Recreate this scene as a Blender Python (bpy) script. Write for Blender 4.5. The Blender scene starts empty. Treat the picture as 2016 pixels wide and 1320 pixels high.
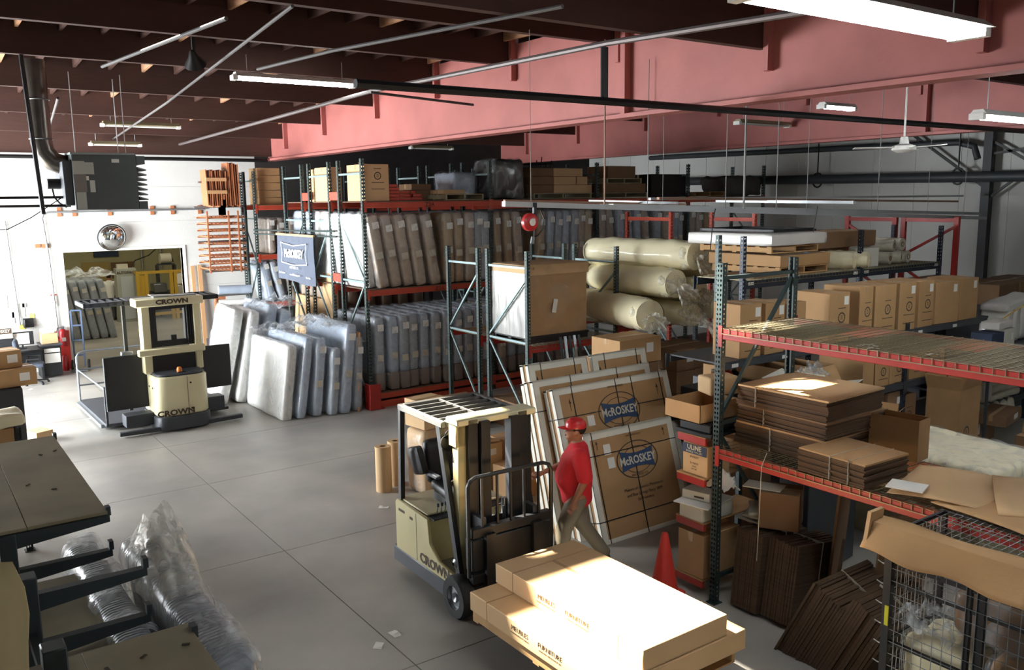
import bpy, bmesh, math, random
from mathutils import Vector, Matrix, noise
from math import pi, sin, cos, radians, hypot, atan2
SC = bpy.context.scene
COL = SC.collection
rnd = random.Random(7)
H = 4.4
# ---------------------------------------------------------------- camera
yaw, pit, rol = radians(35.38857), radians(8.99986), radians(-0.75805)
f_ = Vector((sin(yaw)*cos(pit), cos(yaw)*cos(pit), -sin(pit)))
r_ = Vector((cos(yaw), -sin(yaw), 0)); u_ = r_.cross(f_)
r2 = r_*cos(rol)+u_*sin(rol); u2 = -r_*sin(rol)+u_*cos(rol)
cd = bpy.data.cameras.new('camera'); cam = bpy.data.objects.new('camera', cd); COL.objects.link(cam)
cd.sensor_width = 36; cd.lens = 1697.84/2016*36; cd.clip_end = 200; cd.clip_start = .05
cam.matrix_world = Matrix(((r2.x, u2.x, -f_.x, 0), (r2.y, u2.y, -f_.y, 0), (r2.z, u2.z, -f_.z, H), (0, 0, 0, 1)))
SC.camera = cam
# ---------------------------------------------------------------- light
SC.view_settings.view_transform = 'Standard'; SC.view_settings.look = 'None'
SC.view_settings.gamma = 1; SC.view_settings.use_curve_mapping = False
SC.view_settings.exposure = 0.74
W = bpy.data.worlds.new('sky'); SC.world = W; W.use_nodes = True
bg = W.node_tree.nodes['Background']; bg.inputs[0].default_value = (0.80, 0.90, 1.0, 1); bg.inputs[1].default_value = 0.36
def lamp(name, kind, loc, direction, energy, color=(1, 1, 1), **k):
    l = bpy.data.lights.new(name, kind); l.energy = energy; l.color = color
    for a, b in k.items(): setattr(l, a, b)
    o = bpy.data.objects.new(name, l); COL.objects.link(o); o.location = loc
    o.rotation_euler = Vector(direction).to_track_quat('-Z', 'Y').to_euler(); return o
lamp('sun', 'SUN', (0, 0, 20), (0.50, -0.62, -1.0), 38, (1.0, 0.93, 0.80), angle=radians(1.6))
lamp('daylight_dock_door', 'AREA', (-3.85, 20.6, 2.4), (1, 0.10, -0.05), 3000, (0.90, 0.95, 1.0), shape='RECTANGLE', size=8.5, size_y=4.2)
lamp('daylight_next_room', 'AREA', (5, 32, 6.2), (0, 0.15, -1), 240, (1.0, 0.93, 0.75), shape='RECTANGLE', size=9, size_y=7)
# ---------------------------------------------------------------- helpers
def s2l(c): return c/12.92 if c <= .04045 else ((c+.055)/1.055)**2.4
def hx(h): return tuple(s2l(int(h[i:i+2], 16)/255) for i in (0, 2, 4))
MATS = {}
def mat(name, col, rough=.6, metal=0., var=0., vscale=3., bump=0., bscale=20., coat=0., alpha=1., emit=0., col2=None, stretch=(1, 1, 1), spec=.5, wave=None, trans=0.):
    if name in MATS: return MATS[name]
    m = bpy.data.materials.new(name); m.use_nodes = True; nt = m.node_tree; N = nt.nodes; L = nt.links
    p = N['Principled BSDF']; c = hx(col) if isinstance(col, str) else col
    p.inputs['Base Color'].default_value = (*c, 1); p.inputs['Roughness'].default_value = rough
    p.inputs['Metallic'].default_value = metal; p.inputs['Specular IOR Level'].default_value = spec
    p.inputs['Coat Weight'].default_value = coat; p.inputs['Coat Roughness'].default_value = .12
    if emit: p.inputs['Emission Color'].default_value = (*c, 1); p.inputs['Emission Strength'].default_value = emit
    if trans: p.inputs['Transmission Weight'].default_value = trans
    tc = N.new('ShaderNodeTexCoord'); mp = N.new('ShaderNodeMapping'); mp.inputs['Scale'].default_value = stretch
    L.new(tc.outputs['Object'], mp.inputs[0])
    if var or col2:
        n = N.new('ShaderNodeTexNoise'); n.inputs['Scale'].default_value = vscale; n.inputs['Detail'].default_value = 5; L.new(mp.outputs[0], n.inputs[0])
        r = N.new('ShaderNodeValToRGB'); r.color_ramp.elements[0].position = .32; r.color_ramp.elements[1].position = .68
        c2 = hx(col2) if col2 else tuple(x*(1-var) for x in c); c1 = c if col2 else tuple(min(1, x*(1+var*.5)) for x in c)
        r.color_ramp.elements[0].color = (*c2, 1); r.color_ramp.elements[1].color = (*c1, 1)
        L.new(n.outputs[0], r.inputs[0]); L.new(r.outputs[0], p.inputs['Base Color'])
    if bump:
        if wave:
            b0 = N.new('ShaderNodeTexWave'); b0.inputs['Scale'].default_value = bscale; b0.bands_direction = wave; b0.inputs['Distortion'].default_value = .6
        else:
            b0 = N.new('ShaderNodeTexNoise'); b0.inputs['Scale'].default_value = bscale; b0.inputs['Detail'].default_value = 3
        L.new(mp.outputs[0], b0.inputs[0]); b = N.new('ShaderNodeBump'); b.inputs['Strength'].default_value = bump; b.inputs['Distance'].default_value = .02
        L.new(b0.outputs[0], b.inputs['Height']); L.new(b.outputs[0], p.inputs['Normal'])
    if alpha < 1: p.inputs['Alpha'].default_value = alpha
    MATS[name] = m; return m
def film(name, base='E8EEF2', a=.05, a2=.34, scale=2.4, rough=.14, bump=.4):
    "clear plastic sheet: thin, wrinkled, glossy, cloudier where it folds"
    if name in MATS: return MATS[name]
    m = mat(name, base, rough, alpha=.5, spec=.8); nt = m.node_tree; N = nt.nodes; L = nt.links; p = N['Principled BSDF']
    tc = N.new('ShaderNodeTexCoord'); n = N.new('ShaderNodeTexNoise'); n.inputs['Scale'].default_value = scale; n.inputs['Detail'].default_value = 6; n.inputs['Distortion'].default_value = 2.2
    L.new(tc.outputs['Object'], n.inputs[0]); r = N.new('ShaderNodeValToRGB')
    r.color_ramp.elements[0].position = .42; r.color_ramp.elements[1].position = .66
    r.color_ramp.elements[0].color = (a,)*3+(1,); r.color_ramp.elements[1].color = (a2,)*3+(1,)
    L.new(n.outputs[0], r.inputs[0]); L.new(r.outputs[0], p.inputs['Alpha'])
    b = N.new('ShaderNodeBump'); b.inputs['Strength'].default_value = bump; b.inputs['Distance'].default_value = .03
    L.new(n.outputs[0], b.inputs['Height']); L.new(b.outputs[0], p.inputs['Normal']); return m

class MB:
    def __init__(s): s.v = []; s.f = []
    def box(s, a, b, M=None):
        i = len(s.v); P = [Vector((x, y, z)) for z in (a[2], b[2]) for y in (a[1], b[1]) for x in (a[0], b[0])]
        s.v += [M @ p if M else p for p in P]
        s.f += [[i+k for k in q] for q in ((0, 2, 3, 1), (4, 5, 7, 6), (0, 1, 5, 4), (2, 6, 7, 3), (0, 4, 6, 2), (1, 3, 7, 5))]; return s
    def cb(s, c, d, rz=0, M=None):
        T = Matrix.Translation(c) @ Matrix.Rotation(rz, 4, 'Z')
        return s.box((-d[0]/2, -d[1]/2, -d[2]/2), (d[0]/2, d[1]/2, d[2]/2), M @ T if M else T)
    def bar(s, p, q, w, h, roll=0):
        "rectangular bar between two points"
        p = Vector(p); q = Vector(q); d = q-p; l = d.length
        if l < 1e-6: return s
        d /= l; up = Vector((0, 0, 1)) if abs(d.z) < .95 else Vector((0, 1, 0))
        x = d.cross(up).normalized(); y = x.cross(d)
        M = Matrix((( x.x, d.x, y.x, p.x), (x.y, d.y, y.y, p.y), (x.z, d.z, y.z, p.z), (0, 0, 0, 1)))
        return s.box((-w/2, 0, -h/2), (w/2, l, h/2), M)
    def cyl(s, p, q, r, n=10, r2=None, cap=True):
        p = Vector(p); q = Vector(q); d = (q-p).normalized(); up = Vector((0, 0, 1)) if abs(d.z) < .9 else Vector((1, 0, 0))
        x = d.cross(up).normalized(); y = d.cross(x); r2 = r if r2 is None else r2; i = len(s.v)
        for c, rr in ((p, r), (q, r2)):
            s.v += [c+x*cos(2*pi*k/n)*rr+y*sin(2*pi*k/n)*rr for k in range(n)]
        s.f += [[i+k, i+(k+1) % n, i+n+(k+1) % n, i+n+k] for k in range(n)]
        if cap: s.f += [[i+k for k in range(n)][::-1], [i+n+k for k in range(n)]]
        return s
    def tube(s, pts, r, n=6, cap=True):
        pts = [Vector(p) for p in pts]; i0 = len(s.v); m = len(pts); px = None
        for j, p in enumerate(pts):
            d = (pts[min(j+1, m-1)]-pts[max(j-1, 0)]).normalized()
            if px is None:
                up = Vector((0, 0, 1)) if abs(d.z) < .9 else Vector((1, 0, 0)); px = d.cross(up).normalized()
            px = (px-d*px.dot(d)).normalized(); y = d.cross(px); rr = r[j] if isinstance(r, (list, tuple)) else r
            s.v += [p+px*cos(2*pi*k/n)*rr+y*sin(2*pi*k/n)*rr for k in range(n)]
        for j in range(m-1):
            a = i0+j*n; s.f += [[a+k, a+(k+1) % n, a+n+(k+1) % n, a+n+k] for k in range(n)]
        if cap: s.f += [[i0+k for k in range(n)][::-1], [i0+(m-1)*n+k for k in range(n)]]
        return s
    def lathe(s, prof, n=16, c=(0, 0, 0), M=None):
        i = len(s.v); c = Vector(c)
        for r, z in prof:
            for k in range(n):
                q = Vector((cos(2*pi*k/n)*r, sin(2*pi*k/n)*r, z))+c; s.v.append(M @ q if M else q)
        for j in range(len(prof)-1):
            a = i+j*n; s.f += [[a+k, a+(k+1) % n, a+n+(k+1) % n, a+n+k] for k in range(n)]
        return s
    def prism(s, poly, lo, hi, axis='y', M=None):
        "poly in the plane normal to axis; (x,z) for y, (y,z) for x, (x,y) for z"
        i = len(s.v); n = len(poly)
        for t in (lo, hi):
            for a, b in poly:
                q = Vector((a, t, b) if axis == 'y' else (t, a, b) if axis == 'x' else (a, b, t)); s.v.append(M @ q if M else q)
        s.f += [[i+k, i+(k+1) % n, i+n+(k+1) % n, i+n+k] for k in range(n)]+[[i+k for k in range(n)][::-1], [i+n+k for k in range(n)]]; return s
    def quad(s, *p):
        i = len(s.v); s.v += [Vector(q) for q in p]; s.f.append(list(range(i, i+len(p)))); return s
    def grid(s, fn, nu, nv):
        i = len(s.v); s.v += [Vector(fn(a/nu, b/nv)) for b in range(nv+1) for a in range(nu+1)]
        for b in range(nv):
            for a in range(nu):
                k = i+b*(nu+1)+a; s.f.append([k, k+1, k+nu+2, k+nu+1])
        return s
    def mesh(s, name, m, smooth=False, bevel=0, ang=40, fixn=True):
        me = bpy.data.meshes.new(name); me.from_pydata(s.v, [], s.f)
        if fixn or bevel:
            b = bmesh.new(); b.from_mesh(me); bmesh.ops.recalc_face_normals(b, faces=b.faces)
            if bevel:
                e = [e for e in b.edges if len(e.link_faces) == 2 and e.calc_face_angle(0) > .6]
                bmesh.ops.bevel(b, geom=e, offset=bevel, segments=1, affect='EDGES', clamp_overlap=True)
            b.to_mesh(me); b.free()
        if smooth or bevel:
            me.polygons.foreach_set('use_smooth', [True]*len(me.polygons)); me.set_sharp_from_angle(angle=radians(ang))
        me.materials.append(m); return me
    def build(s, name, m, parent=None, loc=None, rot=None, **k):
        return put(name, s.mesh(name, m, **k), parent, loc, rot)
def put(name, me, parent=None, loc=None, rot=None, scale=None):
    o = bpy.data.objects.new(name, me); COL.objects.link(o); o.parent = parent
    if loc is not None: o.location = loc
    if rot is not None: o.rotation_euler = rot if isinstance(rot, (tuple, list, Vector)) else (0, 0, rot)
    if scale is not None: o.scale = scale
    return o
def tag(o, label=None, cat=None, group=None, kind=None):
    if label: o['label'] = label
    if cat: o['category'] = cat
    if group: o['group'] = group
    if kind: o['kind'] = kind
    return o
def thing(name, label, cat, loc=(0, 0, 0), rz=0, group=None, rot=None):
    o = put(name, None, None, loc, rot if rot else (0, 0, rz)); o.empty_display_size = .2; return tag(o, label, cat, group)
def copy_tree(o, loc=None, rot=None, label=None, group=None, parent=None):
    c = o.copy(); COL.objects.link(c); c.parent = parent
    if loc is not None: c.location = loc
    if rot is not None: c.rotation_euler = rot if isinstance(rot, (tuple, list, Vector)) else (0, 0, rot)
    if label: c['label'] = label
    if group: c['group'] = group
    for ch in KIDS.get(o.name, list(o.children)): copy_tree(ch, parent=c)
    return c
KIDS = {}
TXT = {}
def text(s, size, m, name='lettering', parent=None, M=None, ext=.0006, bold=0., align='CENTER', sx=1.):
    "flat print: built-in font turned into a thin mesh; M places the local xy plane"
    key = (s, size, m.name, bold, align, sx)
    if key not in TXT:
        c = bpy.data.curves.new('t', 'FONT'); c.body = s; c.size = size; c.align_x = align; c.align_y = 'CENTER'; c.extrude = ext; c.offset = bold; c.resolution_u = 2
        o = bpy.data.objects.new('t', c); COL.objects.link(o); dg = bpy.context.evaluated_depsgraph_get(); dg.update()
        me = bpy.data.meshes.new_from_object(o.evaluated_get(dg)); bpy.data.objects.remove(o); bpy.data.curves.remove(c)
        me.name = name; me.materials.clear(); me.materials.append(m)
        if sx != 1:
            for v in me.vertices: v.co.x *= sx
        TXT[key] = me
    o = put(name, TXT[key], parent)
    if M is not None: o.matrix_local = M
    return o
def PM(o, x, y): # placement matrix: origin, x axis, y axis (unit vectors)
    x = Vector(x).normalized(); y = Vector(y).normalized(); z = x.cross(y)
    return Matrix(((x.x, y.x, z.x, o[0]), (x.y, y.y, z.y, o[1]), (x.z, y.z, z.z, o[2]), (0, 0, 0, 1)))
def soft(L, Wd, Hh, r, n=(14, 4, 10), amp=.01, fr=3., seed=0, bulge=0., M=None, mb=None):
    "rounded, slightly wrinkled cushion box centred on x,y with its base at z=0"
    mb = mb or MB(); hx_, hy, hz = L/2, Wd/2, Hh/2; idx = {}; i0 = len(mb.v)
    def vert(i, j, k):
        key = (i, j, k)
        if key in idx: return idx[key]
        def g(t, nn): # denser near the ends
            u = t/nn*2-1; return math.copysign(1-(1-abs(u))**1.25, u)
        p = Vector((g(i, n[0])*hx_, g(j, n[1])*hy, g(k, n[2])*hz))
        q = Vector((max(-hx_+r, min(hx_-r, p.x)), max(-hy+r, min(hy-r, p.y)), max(-hz+r, min(hz-r, p.z))))
        d = p-q
        if d.length > 1e-6: p = q+d.normalized()*r; nn = d.normalized()
        else: nn = p.normalized()
        w = noise.fractal(Vector((p.x*fr+seed*7.1, p.y*fr*1.7, p.z*fr+seed*3)), 1., 2., 3)
        p += nn*(amp*w*1.6)
        if bulge: p.y *= 1+bulge*(1-(p.x/hx_)**2)*(1-(p.z/hz)**2)
        p.z += hz; idx[key] = len(mb.v); mb.v.append(M @ p if M else p); return idx[key]
    a, b, c = n
    for i in range(a):
        for j in range(b):
            mb.f.append([vert(i, j, 0), vert(i, j+1, 0), vert(i+1, j+1, 0), vert(i+1, j, 0)]); mb.f.append([vert(i, j, c), vert(i+1, j, c), vert(i+1, j+1, c), vert(i, j+1, c)])
    for i in range(a):
        for k in range(c):
            mb.f.append([vert(i, 0, k), vert(i+1, 0, k), vert(i+1, 0, k+1), vert(i, 0, k+1)]); mb.f.append([vert(i, b, k), vert(i, b, k+1), vert(i+1, b, k+1), vert(i+1, b, k)])
    for j in range(b):
        for k in range(c):
            mb.f.append([vert(0, j, k), vert(0, j, k+1), vert(0, j+1, k+1), vert(0, j+1, k)]); mb.f.append([vert(a, j, k), vert(a, j+1, k), vert(a, j+1, k+1), vert(a, j, k+1)])
    return mb
# ---------------------------------------------------------------- materials
concrete = mat('concrete', 'B4AFA5', .4, var=.22, vscale=.55, bump=.1, bscale=9, col2='8E8B86')
m_white = mat('white_paint', 'D9D8D2', .7, var=.06, vscale=.8, bump=.1, bscale=30)
m_olive = mat('olive_cream_paint', 'B9B28C', .75, var=.06)
m_dkwall = mat('wall_rack_shade', '2A2523', .9, var=.2)
m_redpaint = mat('girder_red', 'B06962', .6, var=.12, vscale=1.3, bump=.15, bscale=12)
m_purlin = mat('purlin_brown', '45291F', .75, var=.18, vscale=1.6, stretch=(.2, 1, 1), bump=.2, bscale=14)
m_deck = mat('deck_brown', '2A1B17', .85, var=.2)
m_tanwood = mat('joist_wood', 'B98A68', .7, var=.15)
m_blk = mat('black_pipe', '1B1A1A', .45, metal=.2)
m_guard = mat('guard_grey', '50504E', .5, var=.15)
m_galv = mat('galvanised', 'B4B8BA', .38, metal=.75, var=.12, vscale=6)
m_alu = mat('aluminium_rail', 'B4B8BA', .55, metal=.5)
m_rail = mat('rail_brown', '8A6A55', .5, metal=.3)
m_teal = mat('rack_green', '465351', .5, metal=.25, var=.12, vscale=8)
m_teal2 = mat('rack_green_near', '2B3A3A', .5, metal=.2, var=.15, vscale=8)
m_strut = mat('rack_strut', '8FA3A4', .42, metal=.45, var=.1)
m_or = mat('beam_orange', 'BE4A33', .5, var=.12, vscale=4)
m_rd = mat('beam_red', 'AE2F27', .45, var=.14, vscale=4)
m_red = mat('red_paint', 'C2272B', .35, coat=.3)
m_blue = mat('rack_blue', '27323F', .5, metal=.2, var=.1)
m_wire = mat('deck_wire', '8B8268', .45, metal=.6)
m_card = mat('cardboard', 'B08A5E', .8, var=.08, vscale=2.5, bump=.08, bscale=40)
m_card2 = mat('cardboard_dark', '7E6043', .82, var=.1, vscale=2.5)
m_card3 = mat('cardboard_pale', 'CBA87C', .8, var=.07, vscale=2)
m_cedge = mat('cardboard_edges', '5A4430', .9, var=.35, vscale=2, stretch=(1, 1, 60))  # brown card, darkened partly to carry the shade under the near rack
m_tape = mat('packing_tape', 'A8855A', .3, coat=.4)
m_print = mat('print_dark', '46362A', .8)
m_logo = mat('print_blue', '2B4468', .7)
m_paper = mat('paper_white', 'E6E4DD', .7)
m_labelw = mat('label_cream', 'C9C2B0', .6)
m_edgew = mat('white_foam_edge', 'E3E0D2', .6, var=.04)
m_mgrey = mat('mattress_grey', 'A0A8B2', .4, var=.12, vscale=2, coat=.6, bump=.5, bscale=6)
m_mblue = mat('mattress_blue', 'AAB6C6', .4, var=.12, vscale=2, coat=.6, bump=.5, bscale=6)
m_mtan = mat('mattress_tan', 'B09C88', .4, var=.12, vscale=2, coat=.6, bump=.5, bscale=6)
m_mtan2 = mat('mattress_gold', 'A98C62', .4, var=.12, vscale=2, coat=.6, bump=.5, bscale=6)
m_mwht = mat('mattress_white', 'D6D3CC', .45, var=.06, vscale=2, coat=.5, bump=.5, bscale=5)
m_mbase = mat('mattress_brown_base', '7B6656', .5, var=.15, coat=.4)
m_film = film('plastic_film')
m_filmc = film('plastic_film_clear', a=.10, a2=.6, scale=3.0, bump=.8)
m_wood = mat('pine', 'D2A172', .6, var=.14, vscale=2, stretch=(1, 1, .15))
m_woodo = mat('orange_slats', 'B5714A', .6, var=.15)
m_pallet = mat('pallet_wood', 'B58E5E', .75, var=.2)
m_dkwood = mat('dark_board', '9C9070', .6, var=.25, vscale=1.6, bump=.1, bscale=8)
m_black = mat('black_paint', '1D1E20', .45, var=.1)
m_blackp = mat('black_plastic', '17181A', .5)
m_rub = mat('rubber', '2A2A2B', .8)
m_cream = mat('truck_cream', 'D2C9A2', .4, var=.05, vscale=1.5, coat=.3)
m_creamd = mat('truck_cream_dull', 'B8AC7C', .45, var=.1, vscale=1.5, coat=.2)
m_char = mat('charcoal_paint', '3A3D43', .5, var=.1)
m_heat = mat('heater_grey', '4B5150', .5, metal=.3, var=.06)
m_chrome = mat('mirror_chrome', 'E8ECEE', .04, metal=1.)
m_batt = mat('batting_cream', 'F5EBC4', .6, var=.06, vscale=3, bump=.4, bscale=7, coat=.35)
m_tube = mat('lamp_tube', 'F4FBFF', .4, emit=34.)
m_tubeoff = mat('lamp_tube_off', 'D8D8D2', .4)
m_yel = mat('yellow_paint', 'C9A23A', .5)
m_orange = mat('orange_plastic', 'E07A28', .4)
m_cone = mat('cone_orange_red', 'D83A2E', .5, var=.1)
m_steel = mat('steel', '8D9296', .35, metal=.8)
m_glass = mat('window_clear', 'C8D0CC', .1, alpha=.18, spec=.6)
m_skin = mat('skin', 'A97458', .55)
m_shirt = mat('red_shirt', 'D6242E', .75, bump=.3, bscale=6, var=.1)
m_trs = mat('khaki', '7F7562', .8, bump=.3, bscale=6, var=.1)
m_hair = mat('dark_hair', '1C1512', .7)
m_navy = mat('navy', '2C3A55', .6)
# ================================================================ STRUCTURE
YB = 25.7
def struct(mb, name, m, parent=None, **k):
    o = mb.build(name, m, parent, **k)
    if parent is None: o['kind'] = 'structure'
    return o
floor = struct(MB().box((-4.5, -4, -.3), (22.5, 42.5, -.012)), 'floor', mat('joint_dark', '5B5856', .9))
xs = [-4, -.9, 3.65, 8.2, 12.75, 17.3, 22]; ys = [-4, 0, 3.4, 6.8, 10.2, 13.5, 16.1, 19.4, 22.6, 25.7, 30, 35, 42]
for i in range(len(xs)-1):
    for j in range(len(ys)-1):
        if ys[j] >= 25.7 and not (0 < i < 4): continue
        struct(MB().box((xs[i]+.006, ys[j]+.006, -.1), (xs[i+1]-.006, ys[j+1]-.006, 0)), 'slab', concrete, floor)
# back wall with the wide opening to the next room
wb = MB(); t = .22
wb.box((-4, YB, 0), (3.62, YB+t, 7)); wb.box((6.70, YB, 0), (8.95, YB+t, 7)); wb.box((3.62, YB, 3.13), (6.70, YB+t, 7))
wall_back = struct(wb, 'wall_back', m_white)
for zz in (2.02, 3.9, 4.85): struct(MB().box((-3.9, YB-.006, zz), (8.9, YB, zz+.006)) if zz > 3.2 else MB().box((6.75, YB-.006, zz), (8.9, YB, zz+.006)), 'panel_seam', mat('seam_grey', 'B4B1AA', .8), wall_back)
struct(MB().box((8.95, YB, 0), (22.3, YB+t, 7.2)), 'wall_back', m_dkwall)  # right stretch of wall, coloured dark to stand for the racks' shadow
fr = MB(); fr.box((3.55, YB-.03, 0), (3.62, YB+t+.02, 3.2)); fr.box((6.70, YB-.03, 0), (6.78, YB+t+.02, 3.2)); fr.box((3.62, YB-.03, 3.13), (6.70, YB+t+.02, 3.2))
struct(fr, 'door_1', mat('white_gloss', 'EDEAE0', .4))
wl = MB().box((-4.2, -4, 0), (-4, 16.1, 7.2)).box((-4.2, 25, 0), (-4, YB, 7.2)).box((-4.2, 16.1, 4.7), (-4, 25, 7.2))
struct(wl, 'wall_left', m_white)
struct(MB().box((-4.2, -4.2, 0), (22.2, -4, 1.0)).box((-4.2, -4.2, 5.4), (22.2, -4, 7.4)).box((-4.2, -4.2, 1.0), (-2.5, -4, 5.4)).box((5.0, -4.2, 1.0), (22.2, -4, 5.4)), 'wall_front', m_white)
wr = struct(MB().box((22, -4, 0), (22.2, YB, 7.2)), 'wall_right', m_white)
for k in range(24): struct(MB().box((21.985, -3+k*1.2, 0), (22, -2.97+k*1.2, 7.0)), 'panel_rib', m_white, wr)
nr = MB().box((1.2, 41, 0), (12, 41.2, 6.5)).box((1.0, YB+t, 0), (1.2, 41.2, 6.5)).box((12, YB+t, 0), (12.2, 41.2, 6.5))
struct(nr, 'wall_next_room', m_olive)
# roof
PUR = [(24.2, 6.16), (21.5, 6.36), (18.5, 6.54), (15.8, 6.72), (13.1, 6.76), (10.3, 6.72), (7.5, 6.25), (4.8, 6.1), (2.0, 6.0), (-.8, 5.9)]
ceil = struct(MB().box((-4.2, -4, 7.3), (22.2, -2, 7.4)), 'ceiling', m_deck)
BAYS = [(-4.1, 9.36), (9.5, 17.86), (18.0, 22)]
for y, z in PUR:
    for a, b in BAYS:
        struct(MB().box((a, y-.06, z), (b, y+.06, max(z+.56, 7.2))), 'purlin', m_purlin, ceil)
struct(MB().box((-4.1, YB-.3, 5.72), (9.36, YB-.18, 6.6)), 'ledger', m_purlin, ceil)
holes = {(10.3, 7.5): [(.8, 2.4, 8.6, 10.2), (4.75, 5.5, 8.0, 8.7)], (13.1, 10.3): [(1.7, 2.6, 10.6, 12.0)]}
edges = [(YB+.2, 6.0)]+[(y, z if y > 8 else 6.66) for y, z in PUR]+[(-4, 6.6)]
dk = MB()
for (y1, z1), (y0, z0) in zip(edges, edges[1:]):
    segs = [(-4.2, 22.2)]
    def piece(a, b, ya, yb):
        za, zb_ = [z0+.56+(z1-z0)*(q-y0)/(y1-y0) for q in (ya, yb)]
        dk.prism([(ya, za), (yb, zb_), (yb, zb_+.08), (ya, za+.08)], a, b, 'x')
    for a, b, ya, yb in holes.get((y1, y0), []):
        segs = [q for s in segs for q in ([(s[0], a), (b, s[1])] if s[0] < a and s[1] > b else [s])]
        piece(a, b, y0, ya); piece(a, b, yb, y1)
    for a, b in segs: piece(a, b, y0, y1)
struct(dk, 'roof_deck', m_deck, ceil)
for (y1, z1), (y0, z0) in list(zip(edges, edges[1:]))[1:6]:
    for k in range(17):
        x = -.6+k*.61
        if any(h[0]-.1 < x < h[1]+.1 for h in holes.get((y1, y0), [])): continue
        struct(MB().prism([(y0+.06, z0+.40), (y1-.06, z1+.40), (y1-.06, z1+.56), (y0+.06, z0+.56)], x, x+.05, 'x'), 'joist', m_tanwood if k % 4 == 0 else m_purlin, ceil)
jm = MB()
for (y1, z1), (y0, z0) in list(zip(edges, edges[1:]))[1:8]:
    for k in range(20):
        x = 9.8+k*.61
        if 17.7 < x < 18.1: continue
        jm.prism([(y0+.06, z0+.44), (y1-.06, z1+.44), (y1-.06, z1+.56), (y0+.06, z0+.56)], x, x+.05, 'x')
tag(struct(jm, 'far_joists', m_purlin, ceil), kind='stuff')
for gx, mm in ((9.43, m_redpaint), (17.93, m_redpaint)):
    g = struct(MB().box((gx-.05, -4, 5.66), (gx+.05, YB, 7.12)), 'girder', mm, ceil)
    struct(MB().box((gx-.17, -4, 5.6), (gx+.17, YB, 5.66)), 'bottom_flange', mm, g)
    for y, z in PUR:
        struct(MB().box((gx-.17, y-.15, z-.28), (gx-.05, y-.07, z+.5)), 'hanger', mm, g)
    struct(MB().box((gx-.17, 10.0, 5.66), (gx-.05, 10.1, 6.9)), 'stiffener', mm, g)
# ---------------------------------------------------------------- roof pipes and conduits
def pipe(name, label, cat, pts, r, m, group=None, n=8):
    o = MB().tube(pts, r, n).build(name, m, smooth=True, fixn=False); return tag(o, label, cat, group)
pipe('sprinkler_pipe', 'thick black sprinkler pipe crossing the hall in front of the red girder', 'pipe', [(3.72, 7.75, 5.5), (21.9, 7.75, 5.5)], .045, m_blk)
pipe('sprinkler_riser', 'short black upright pipe joining the crossing sprinkler pipe to the one above it', 'pipe', [(6.86, 7.75, 5.54), (6.86, 7.75, 6.1)], .045, m_blk)
pipe('sprinkler_main', 'dark sprinkler main running the length of the hall beneath the roof beams', 'pipe', [(6.86, 4.95, 6.02), (6.86, 7.7, 6.14), (6.8, 13.5, 6.22), (6.7, 25.2, 6.0)], .035, mat('pipe_grey', '6B6260', .5, metal=.3))
pipe('wall_pipe', 'black pipe running along the top of the white end wall', 'pipe', [(.5, 25.3, 5.62), (9.2, 25.3, 5.6)], .05, m_blk)
for i, (a, lab) in enumerate((([(2.53, 16.9, 6.2), (3.4, 25.2, 6.02)], 'pale conduit climbing the roof behind the heater flue'),
        ([(4.0, 9.9, 6.62), (4.4, 17.2, 6.25), (5.0, 25.2, 6.1)], 'white conduit under the roof above the hanging heater'),
        ([(2.9, 8.9, 6.2), (2.48, 12.8, 6.2)], 'short grey conduit high on the left of the dark roof'),
        ([(5.4, 6.7, 6.2), (4.56, 10.1, 6.2), (4.3, 12., 6.2)], 'long thin conduit over the nearest roof beams'),
        ([(6.6, 13.2, 6.15), (8.6, 13.2, 6.05)], 'thin conduit beside the sprinkler main near the red girder'))):
    pipe('conduit', lab, 'conduit', a, .022, mat('dull_conduit', '5A5654', .7))
pipe('wall_conduit', 'grey conduit bent around the doorway on the end wall', 'conduit', [(3.32, 25.62, .9), (3.27, 25.62, 3.0), (3.2, 25.62, 4.05), (3.24, 25.62, 4.15), (3.34, 25.62, 4.2), (7.4, 25.62, 4.22)], .028, m_galv)
for k, x in enumerate((3.62, 3.98, 4.85, 5.95, 6.5, 7.25)):
    tag(MB().box((x-.05, 25.65, 4.08), (x+.05, 25.7, 4.32)).build('wood_block', m_woodo), 'orange wooden block behind the level conduit, %s from the left' % ['first', 'second', 'third', 'fourth', 'fifth', 'sixth'][k], 'block', 'wood blocks behind the conduit')
tag(MB().box((2.98, 25.65, 3.28), (3.1, 25.7, 3.38)).build('wood_block', m_woodo), 'small orange wooden block left of the upright conduit', 'block')
tag(MB().box((3.14, 25.645, 3.27), (3.3, 25.7, 3.38)).build('wood_block', m_woodo), 'small orange wooden block behind the upright conduit', 'block')
pipe('drop_pipe', 'black pipe hanging straight down beside the heater flue', 'pipe', [(1.9, 15.8, 6.715), (2.0, 15.8, 4.25)], .035, m_blk)
pipe('gas_pipe', 'upper of two black gas pipes feeding the hanging heater', 'pipe', [(-1, 16.6, 4.52), (2.55, 16.6, 4.52)], .022, m_blk)
pipe('gas_pipe', 'lower of two black gas pipes feeding the hanging heater', 'pipe', [(-1, 16.4, 4.38), (2.5, 16.4, 4.38)], .022, m_blk)
pipe('power_cord', 'thin black cord sagging across the bright end wall', 'cord', [(1.1, 16, 4.0), (1.5, 16, 4.02), (1.85, 16, 4.2), (2.3, 16, 4.5)], .008, m_blk, n=5)
pipe('wall_cable_pipe', 'thin grey upright conduit on the overexposed wall at the left', 'conduit', [(2.45, 25.64, 1.3), (2.35, 25.64, 4.0)], .025, m_galv)
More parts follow.
